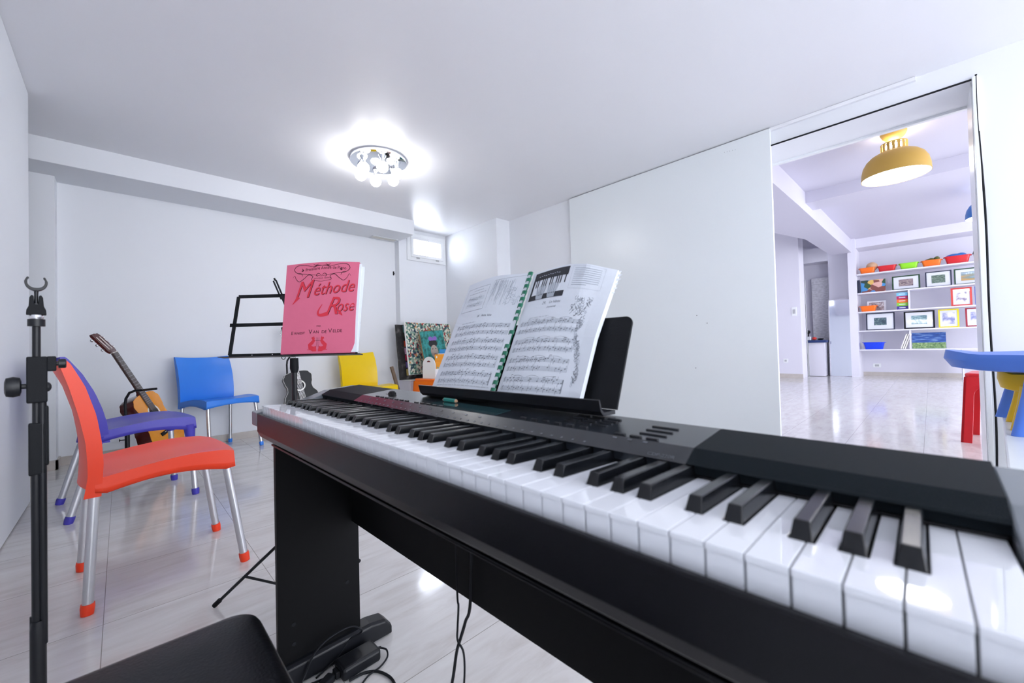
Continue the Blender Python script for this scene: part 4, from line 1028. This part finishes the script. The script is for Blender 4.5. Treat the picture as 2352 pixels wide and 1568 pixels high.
# ================================================================ WHITE TABLE AND PETAL FURNITURE ON THE RIGHT
tb = thing('low_table', 'glossy white low table under the blue petal table at right', 'table', (2.65, -.62, 0), R(-4.0))
MB().box(-.90, .80, -.42, .42, .42, .45).build('tabletop', M['panelwhite'], tb, bevel=.006)
for sx in (-.84, .74):
    for sy in (-.37, .37): MB().box(sx-.02, sx+.02, sy-.02, sy+.02, 0, .42).build('leg', M['trimwhite'], tb)
def petal_table(label, key, loc, rz_, Rr, h, lr, name, cat, legs=4, splay=.05, foot=.036):
    t = thing(name, label, cat, loc, rz_); n = 72
    def prof(f, z): return [((Rr*f*(1+.12*math.cos(4*q)))*math.cos(q), (Rr*f*(1+.12*math.cos(4*q)))*math.sin(q), z+(.022*(f**4)*max(0, math.cos(4*q)) if z > h-.02 else .010*(f**4)*max(0, math.cos(4*q)))) for q in [2*PI*k/n for k in range(n)]]
    MB().loft([prof(.86, h-.078), prof(.95, h-.072), prof(1.0, h-.034), prof(.985, h-.004), prof(.93, h), prof(.75, h-.012), prof(.02, h-.016)]).build('top', M[key], t, smooth=True)
    for k in range(legs):
        q = PI/4+k*2*PI/legs; a0 = Vector((lr*math.cos(q), lr*math.sin(q), h-.05)); a1 = Vector(((lr+splay)*math.cos(q), (lr+splay)*math.sin(q), 0.0005))
        rings = []
        for (p, r_) in ((a0, foot*1.35), (a0.lerp(a1, .4), foot*1.1), (a1, foot)):
            rings.append([(p.x+r_*math.cos(w_)*(1+.08*math.cos(3*w_)), p.y+r_*math.sin(w_)*(1+.08*math.cos(3*w_)), p.z) for w_ in [2*PI*i/18 for i in range(18)]])
        MB().loft(rings).build('leg', M[key], t, smooth=True)
    return t
petal_table('periwinkle blue petal-shaped plastic table beside the doorway', 'kidblue', (2.85, -.52, .45), R(0), .43, .325, .31, 'petal_table', 'table', 4, .09, .027)
petal_table('mustard yellow plastic stool tucked under the blue petal table', 'kidyellow', (2.84, -.385, .45), R(-2), .165, .235, .13, 'round_stool', 'stool', 4, .06, .025)

# ================================================================ THE ROOM BEYOND THE DOORWAY
CZ = 3.12
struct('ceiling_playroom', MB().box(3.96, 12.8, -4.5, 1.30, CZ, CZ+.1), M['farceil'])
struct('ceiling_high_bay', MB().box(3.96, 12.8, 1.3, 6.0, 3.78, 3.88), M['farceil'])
struct('wall_playroom_side_added', MB().box(3.96, 12.8, 5.9, 6.0, 0, 3.8), M['farwall'])  # out of view, added to block daylight that overlit the pillar
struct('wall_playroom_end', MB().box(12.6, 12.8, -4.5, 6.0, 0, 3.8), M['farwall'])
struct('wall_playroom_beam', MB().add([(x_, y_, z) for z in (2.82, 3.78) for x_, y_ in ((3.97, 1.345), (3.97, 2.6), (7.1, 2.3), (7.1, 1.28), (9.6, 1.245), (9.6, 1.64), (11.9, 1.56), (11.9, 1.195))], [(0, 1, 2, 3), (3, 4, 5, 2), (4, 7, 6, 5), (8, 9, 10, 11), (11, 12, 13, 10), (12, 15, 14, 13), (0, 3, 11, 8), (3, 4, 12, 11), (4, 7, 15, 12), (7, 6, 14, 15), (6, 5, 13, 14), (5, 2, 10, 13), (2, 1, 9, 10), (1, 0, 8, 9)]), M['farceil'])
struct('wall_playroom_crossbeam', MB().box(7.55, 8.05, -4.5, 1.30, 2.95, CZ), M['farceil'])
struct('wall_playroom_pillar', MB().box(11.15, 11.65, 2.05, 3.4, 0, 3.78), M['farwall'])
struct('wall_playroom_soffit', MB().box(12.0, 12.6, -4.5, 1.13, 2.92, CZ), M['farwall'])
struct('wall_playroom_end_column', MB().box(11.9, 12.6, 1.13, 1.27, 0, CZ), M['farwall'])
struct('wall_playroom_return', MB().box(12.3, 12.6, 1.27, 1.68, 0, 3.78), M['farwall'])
struct('wall_playroom_niche', MB().box(12.5, 12.6, 1.68, 2.05, 0, 2.4), M['brick'])
struct('wall_playroom_ledge', MB().box(12.2, 12.6, 1.68, 3.0, 2.76, 3.1), M['farwall'])
struct('baseboard_playroom', MB().box(12.58, 12.6, -4.5, 1.13, 0, .09), M['skirting'])
struct('baseboard_pillar', MB().box(11.13, 11.15, 2.04, 3.4, 0, .10), M['skirting'])
def socket(label, x_, y_, z, w_, h, cat='socket', name='wall_socket'):
    t = thing(name, label, cat, (x_, y_, z))
    MB().box(-.012, 0, -w_/2, w_/2, -h/2, h/2).build('plate', M['trimwhite'], t, bevel=.003)
    MB().box(-.018, -.012, -w_/4, w_/4, -h/4, h/4).build('rocker', M['grey'], t, bevel=.002)
socket('white double light switch on the playroom pillar', 11.15, 2.17, 1.53, .10, .20, 'switch', 'light_switch')
socket('white wall socket low on the playroom pillar', 11.15, 2.37, .40, .09, .09)
socket('white wall socket under the lowest bookshelf', 12.6, .89, .24, .14, .09)

# pendant / ceiling lamps
def dome_lamp(label, loc, key, power):
    t = thing('dome_ceiling_lamp', label, 'ceiling lamp', loc)
    MB().lathe([(.112, 0), (.112, -.008), (.095, -.045), (.06, -.078), (.02, -.088), (.0001, -.088)], n=32).build('canopy', M[key], t, smooth=True)
    MB().cyl((0, 0, -.085), (0, 0, -.20), .012, 12).build('stem', M['tan'], t)
    x = MB()
    for k in range(16):
        q = 2*PI*k/16
        x.prism([(.112*math.cos(q+d_), .112*math.sin(q+d_)) for d_ in (-.11, .11)]+[(.106*math.cos(q+d_), .106*math.sin(q+d_)) for d_ in (.11, -.11)], -.205, -.128)
    x.shell([(.112, -.128), (.112, -.118), (.104, -.118), (.104, -.128)]).shell([(.112, -.215), (.112, -.200), (.104, -.200), (.104, -.215)])
    x.build('vented_collar', M[key], t, smooth=True)
    prof = [(.10, -.208), (.15, -.222), (.20, -.250), (.24, -.290), (.268, -.345), (.282, -.41), (.286, -.485)]
    sh = MB().shell(prof+[(r_-.005, z-.001) for r_, z in prof[::-1]], n=48).build('shade', M[key], t, smooth=True)
    MB().lathe([(.278, -.478), (.278, -.482), (.0001, -.482)], n=48).build('diffuser', M['diffuser'], t)
    MB().lathe([(.070, -.135), (.070, -.20), (.0001, -.20)], n=24).build('lamp_glow', M['diffuser'], t)
    return t
dome_lamp('ochre yellow dome lamp on the ceiling beyond the doorway', (6.15, .222, CZ), 'lampyellow', 40)
dome_lamp('blue dome lamp half hidden by the doorway edge', (9.35, -.70, CZ), 'lampblue', 40)

# shelves
su = thing('wall_shelving', 'white open wall shelving with pictures and toy basins', 'shelving', (11.9, -1.2, 0))
ZS = [.625, 1.045, 1.465, 1.887, 2.312]
for z in ZS: MB().box(0, .36, -1.3, 2.325, z-.028, z).build('shelf', M['farwall'], su, bevel=.002)
for y_, z0, z1 in ((1.50, 1.465, 1.859), (1.505, .625, 1.017), (.775, 0, .597), (-1.25, 0, 2.3)): MB().box(.01, .36, y_-.012, y_+.012, z0, z1).build('divider', M['farwall'], su)
def basin(label, key, yc, w_, z, h=.125, x_=12.05, dep=.22):
    t = thing('toy_basin', label, 'basin', (x_, yc, z), group=None)
    rings = [[(sx*q, sy*q2, zz) for sx, sy in ((1, 1), (1, -1), (-1, -1), (-1, 1))] for q, q2, zz in ((dep*.36, w_*.40, 0), (dep*.5, w_*.49, h), (dep*.48, w_*.475, h), (dep*.34, w_*.385, .008))]
    vs = [p for r_ in rings for p in r_]
    MB().loft([superring(dep*.36, w_*.40, 0), superring(dep*.5, w_*.49, h), superring(dep*.56, w_*.52, h), superring(dep*.56, w_*.52, h-.008), superring(dep*.50, w_*.475, h-.012), superring(dep*.34, w_*.385, .008)][:2]+[superring(dep*.47, w_*.47, h), superring(dep*.34, w_*.385, .008)]).build('tub', M[key], t, smooth=True)
    MB().loft([superring(dep*.5, w_*.49, h-.006), superring(dep*.56, w_*.525, h-.004), superring(dep*.56, w_*.525, h+.003), superring(dep*.47, w_*.47, h+.003)], closed=True, cap=False).build('rim', M[key], t, smooth=True)
    for sy in (-1, 1): MB().box(-.04, .04, sy*w_*.52-.012, sy*w_*.52+.012, h-.012, h+.002).build('handle', M[key], t, bevel=.003)
    return t
def superring(hx, hy, z): return [(x_, y_, z) for x_, y_ in superrect(hx, hy, min(hx, hy)*.35, 4)]
basin('orange toy basin with a ball, leftmost on the top shelf', 'kidorange', .945, .27, ZS[4])
basin('coral red toy basin between the orange and lime basins', 'kidred', .625, .30, ZS[4])
basin('lime green toy basin in the middle of the top shelf', 'kidgreen', .285, .29, ZS[4])
basin('orange toy basin holding a green toy on the top shelf', 'kidorange', -.05, .29, ZS[4])
basin('large red toy basin at the right of the top shelf', 'kidred', -.41, .35, ZS[4], .15)
basin('small orange toy basin below the first painting', 'kidorange', .955, .28, ZS[2])
basin('cobalt blue toy basin at the left of the lowest shelf', 'basinblue', .885, .36, ZS[0], .155)
tag(MB().sphere((12.05, .87, ZS[4]+.15), .10, 20).build('ball', M['woodlight'], smooth=True), 'cream ball sitting in the left orange basin', 'ball')
x = MB().tube([(12.05, -.12, ZS[4]+.135), (12.04, -.04, ZS[4]+.16), (12.04, .03, ZS[4]+.135)], [.03, .02, .02], 10).sphere((12.03, -.13, ZS[4]+.155), .045, 12)
tag(x.build('green_toy', mat('olive_toy', (.10, .12, .03), .5), smooth=True), 'olive green toy lying in an orange basin', 'toy')
tag(MB().sphere((12.05, .02, ZS[4]+.128), .05, 12, sc=(1, 1.3, .4)).build('red_toy', M['redframe'], smooth=True), 'small red toy beside the olive toy in the orange basin', 'toy')
tag(MB().sphere((12.05, -.38, ZS[4]+.155), .12, 16, sc=(.7, 1.1, .45)).sphere((12.05, -.46, ZS[4]+.16), .08, 16, sc=(.7, 1, .7)).build('blue_toy', M['lampblue'], smooth=True), 'blue toy heaped in the large red basin', 'toy')
gb = thing('toy_bucket', 'grey-blue bucket with dark top at the end of the top shelf', 'bucket', (12.05, -.72, ZS[4]))
MB().lathe([(.08, 0), (.10, .15), (.092, .15), (.075, .01)], n=20).build('pail', mat('slate_blue', (.14, .20, .34), .5), gb, smooth=True)
MB().tube([(0, .10, .15), (0, .08, .24), (0, -.08, .24), (0, -.10, .15)], .012, 8).build('handle', M['rubber'], gb, smooth=True)

def picture(label, yl, yr, z, h, fkey, art, fw=.025, mount=True, x_=12.05, mw=.25):
    w_ = yl-yr; yc = (yl+yr)/2
    mm = Matrix.Translation((x_, yc, z)) @ Matrix.Rotation(R(6), 4, 'Y')
    t = thing('framed_picture', label, 'picture', mtx=mm)
    f = MB()
    if fw:
        f.box(-.012, .012, -w_/2, w_/2, 0, fw).box(-.012, .012, -w_/2, w_/2, h-fw, h).box(-.012, .012, -w_/2, -w_/2+fw, fw, h-fw).box(-.012, .012, w_/2-fw, w_/2, fw, h-fw)
        f.build('frame', M[fkey], t)
        MB().box(-.006, .008, -w_/2+fw, w_/2-fw, fw, h-fw).build('mount', M['mount'], t)
        mx = (w_-2*fw)*mw/2+fw; mz = (h-2*fw)*mw/2+fw
        MB().box(-.0075, -.0060, -w_/2+mx, w_/2-mx, mz, h-mz).build('print', art, t)
    else:
        MB().box(-.010, .012, -w_/2, w_/2, 0, h).build('canvas', art, t)
    return t
A = {}
A['face'] = ramp_mat('art_bold_shapes', [(0, '1E4A26'), (.22, '7E4238'), (.4, 'D8B05A'), (.55, 'D9A79C'), (.7, '3D8CC9'), (.88, '14352B')], 9, .5, kind='vor')
A['mauve'] = ramp_mat('art_mauve_hills', [(.3, '4A3C44'), (.5, '8C7A80'), (.7, 'B0A490')], 16, .5, 5, (1, 1, 2), dist=1)
A['green'] = ramp_mat('art_green_water', [(.3, '2E4038'), (.5, '5F7466'), (.7, '8FA08E')], 26, .5, 6, (1, 1, 2.5))
A['field'] = ramp_mat('art_wheat_field', [(.35, 'C79A50'), (.5, '7F8E86'), (.65, '9FB6CC')], 7, .5, 4, (1, .3, 2.2))
A['sketch'] = ramp_mat('art_grey_sketch', [(.35, '5E4C50'), (.5, 'A79BA0'), (.65, 'D8D4DA')], 12, .5, 5, dist=1)
A['night'] = ramp_mat('art_dark_swirls', [(.3, '16283A'), (.5, '3C5560'), (.65, '6F8A84'), (.8, 'C9C870')], 13, .5, 5, dist=2)
A['wave'] = ramp_mat('art_pale_waves', [(.3, '3F6470'), (.5, '7FA0A8'), (.72, 'B6C8C8')], 9, .5, 5, dist=2)
A['child'] = ramp_mat('art_child_drawing', [(.35, '7F86B8'), (.5, 'D8D6DE'), (.62, 'E8E6EA'), (.75, '3A2C28')], 8, .5, 3)
A['bridge'] = ramp_mat('art_red_sketch', [(.33, '8A7F9A'), (.45, 'DCDAE2'), (.62, 'E6E4EA'), (.72, 'C8603A')], 10, .5, 3)
for q in A.values(): q.node_tree.nodes['Principled BSDF'].inputs['Coat Weight'].default_value = .6
picture('unframed canvas of bold green, red and blue shapes on the second shelf', 1.07, .66, ZS[3], .285, None, A['face'], 0)
picture('green framed mauve landscape print beside the bold canvas', .555, .125, ZS[3], .305, 'greenframe', A['mauve'], .024, mw=.42)
picture('dark framed green water print, third on the second shelf', .05, -.325, ZS[3], .325, 'navyframe', A['green'], .020, mw=.42)
picture('green framed wheat field print at the right of the second shelf', -.355, -.78, ZS[3], .325, 'greenframe', A['field'], .022, mw=.38)
picture('red framed child drawing on the middle shelf', -.30, -.585, ZS[2], .37, 'redframe', A['bridge'], .030, mw=.36)
picture('royal blue framed drawing cut off by the doorway', -.62, -.92, ZS[2], .37, 'blueframe', A['child'], .030, mw=.36)
picture('grey sketch standing behind the small orange basin', .985, .67, ZS[2], .235, 'mount', A['sketch'], .012, x_=12.15, mw=.14)
picture('black framed dark swirling landscape on the fourth shelf', 1.005, .535, ZS[1], .385, 'navyframe', A['night'], .022, mw=.52)
picture('thick black framed pale blue wave print on the fourth shelf', .395, -.065, ZS[1], .375, 'rubber', A['wave'], .028, mw=.42)
picture('yellow framed drawing of a seated figure', -.115, -.40, ZS[1], .375, 'yellowframe', A['child'], .024, mw=.28)
picture('crimson framed drawing at the right of the fourth shelf', -.485, -.80, ZS[1], .375, 'crimsonframe', A['child'], .024, mw=.34)
pn = picture('unframed canvas with deep blue sky over a green field', .285, -.21, ZS[0], .335, None, ramp_mat('art_blue_sky', [(.3, '12306A'), (.5, '1F4C96'), (.72, '7E9CC8')], 10, .5, 6, (1, .6, 3)), 0)
MB().box(-.0125, -.0101, -.245, .245, .002, .125).build('painted_field', ramp_mat('art_green_grass', [(.3, '3F5F3A'), (.5, '6F8F5A'), (.7, '9DB07E')], 30, .5, 5), pn)
# stacked colour boxes
for k, (c, nm) in enumerate((('3F2B8C', 'violet'), ('7FC13A', 'lime green'), ('E86A1E', 'orange'), ('B01E5E', 'magenta'), ('74C2E6', 'light blue'))):
    t = thing('game_box', '%s game box in the stack by the shelf divider' % nm, 'box', (12.06, .405, ZS[2]+.0005+.072*k), group='game boxes stacked on the middle shelf')
    MB().box(-.10, .10, -.085, .085, 0, .071).build('carton', mat('card_'+nm.replace(' ', '_'), c, .5), t, bevel=.002)
    MB().box(-.1012, -.100, -.05, .05, .03, .045).build('printed_strip', M['mount'], t)
# leaning frames on the lowest shelf
for k in range(3):
    mm = Matrix.Translation((12.05, .45-.032*k, ZS[0]+.006)) @ Matrix.Rotation(R(17), 4, 'X')
    t = thing('stored_canvas', ['cream canvas leaning, outermost of three on the lowest shelf', 'cream canvas leaning between two others on the lowest shelf', 'cream canvas leaning nearest the divider on the lowest shelf'][k], 'canvas', mtx=mm, group='canvases leaning on the lowest shelf')
    MB().box(-.13, .13, -.010, .010, 0, .325).build('stretcher', M['ivory'], t)
bk_ = MB().box(12.0, 12.18, 1.085, 1.12, ZS[3], ZS[3]+.30).build('tall_book', M['navyframe']); tag(bk_, 'dark upright book at the left end of the second shelf', 'book')
# glass cabinet door, counter and its clutter
mi_ = thing('leaning_mirror', 'tall frameless mirror leaning on the playroom wall', 'mirror', mtx=Matrix.Translation((12.14, 1.46, 0.0)) @ Matrix.Rotation(R(3.5), 4, 'Y'))
MB().box(0, .02, -.215, .215, 0.01, 1.80).build('mirror_glass', M['mirror'], mi_)
MB().box(-.006, .026, -.235, -.215, 0, 1.83).box(-.006, .026, .215, .235, 0, 1.83).box(-.006, .026, -.235, .235, 1.80, 1.83).box(-.006, .026, -.235, .235, 0, .012).build('frame', M['farwall'], mi_)
ct = thing('counter', 'white counter with dark blue top beside the playroom pillar', 'counter', (12.0, 1.92, 0))
MB().box(-.10, .30, -.17, .17, .01, .80).build('cabinet', M['farwall'], ct)
MB().box(-.16, .30, -.21, .19, .80, .86).build('worktop', M['darkblue'], ct, bevel=.004)
MB().box(-.12, -.1005, .13, .165, 0, .80).build('edge_strip', M['grey'], ct)
tag(MB().sphere((12.02, 2.07, 1.06), .045, 14).cyl((12.02, 2.07, .8605), (12.02, 2.07, 1.04), .015, 10).build('desk_lamp', M['rubber'], smooth=True), 'small black ball-headed lamp on the counter', 'lamp')
tag(MB().box(11.88, 11.96, 2.0, 2.09, .8605, .95).build('tissue_box', M['mount'], bevel=.01), 'pale box beside the black lamp on the counter', 'box')
tag(MB().sphere((11.93, 1.94, .8985), .05, 12, sc=(1, 1, .75)).build('red_cup', M['redframe'], smooth=True), 'red round pot on the counter', 'pot')
tag(MB().sphere((11.93, 1.82, .8835), .05, 12, sc=(1, 1.3, .45)).build('dark_cloth', M['rubber'], smooth=True), 'dark folded cloth on the counter', 'cloth')
# dark curtain edge next to the pillar
cu = MB()
cu.tube([(11.80, 2.065+.006*math.sin(z*22), z) for z in [0.02+2.3*k/60 for k in range(61)]], .012, 8)
tag(cu.build('curtain_edge', M['grey'], smooth=True), 'narrow grey scalloped curtain edge beside the pillar', 'curtain')
kid_stool('red plastic stool beyond the doorway edge', 'kidred', (5.08, -.405, 0), R(-8), .44, .555, .062)
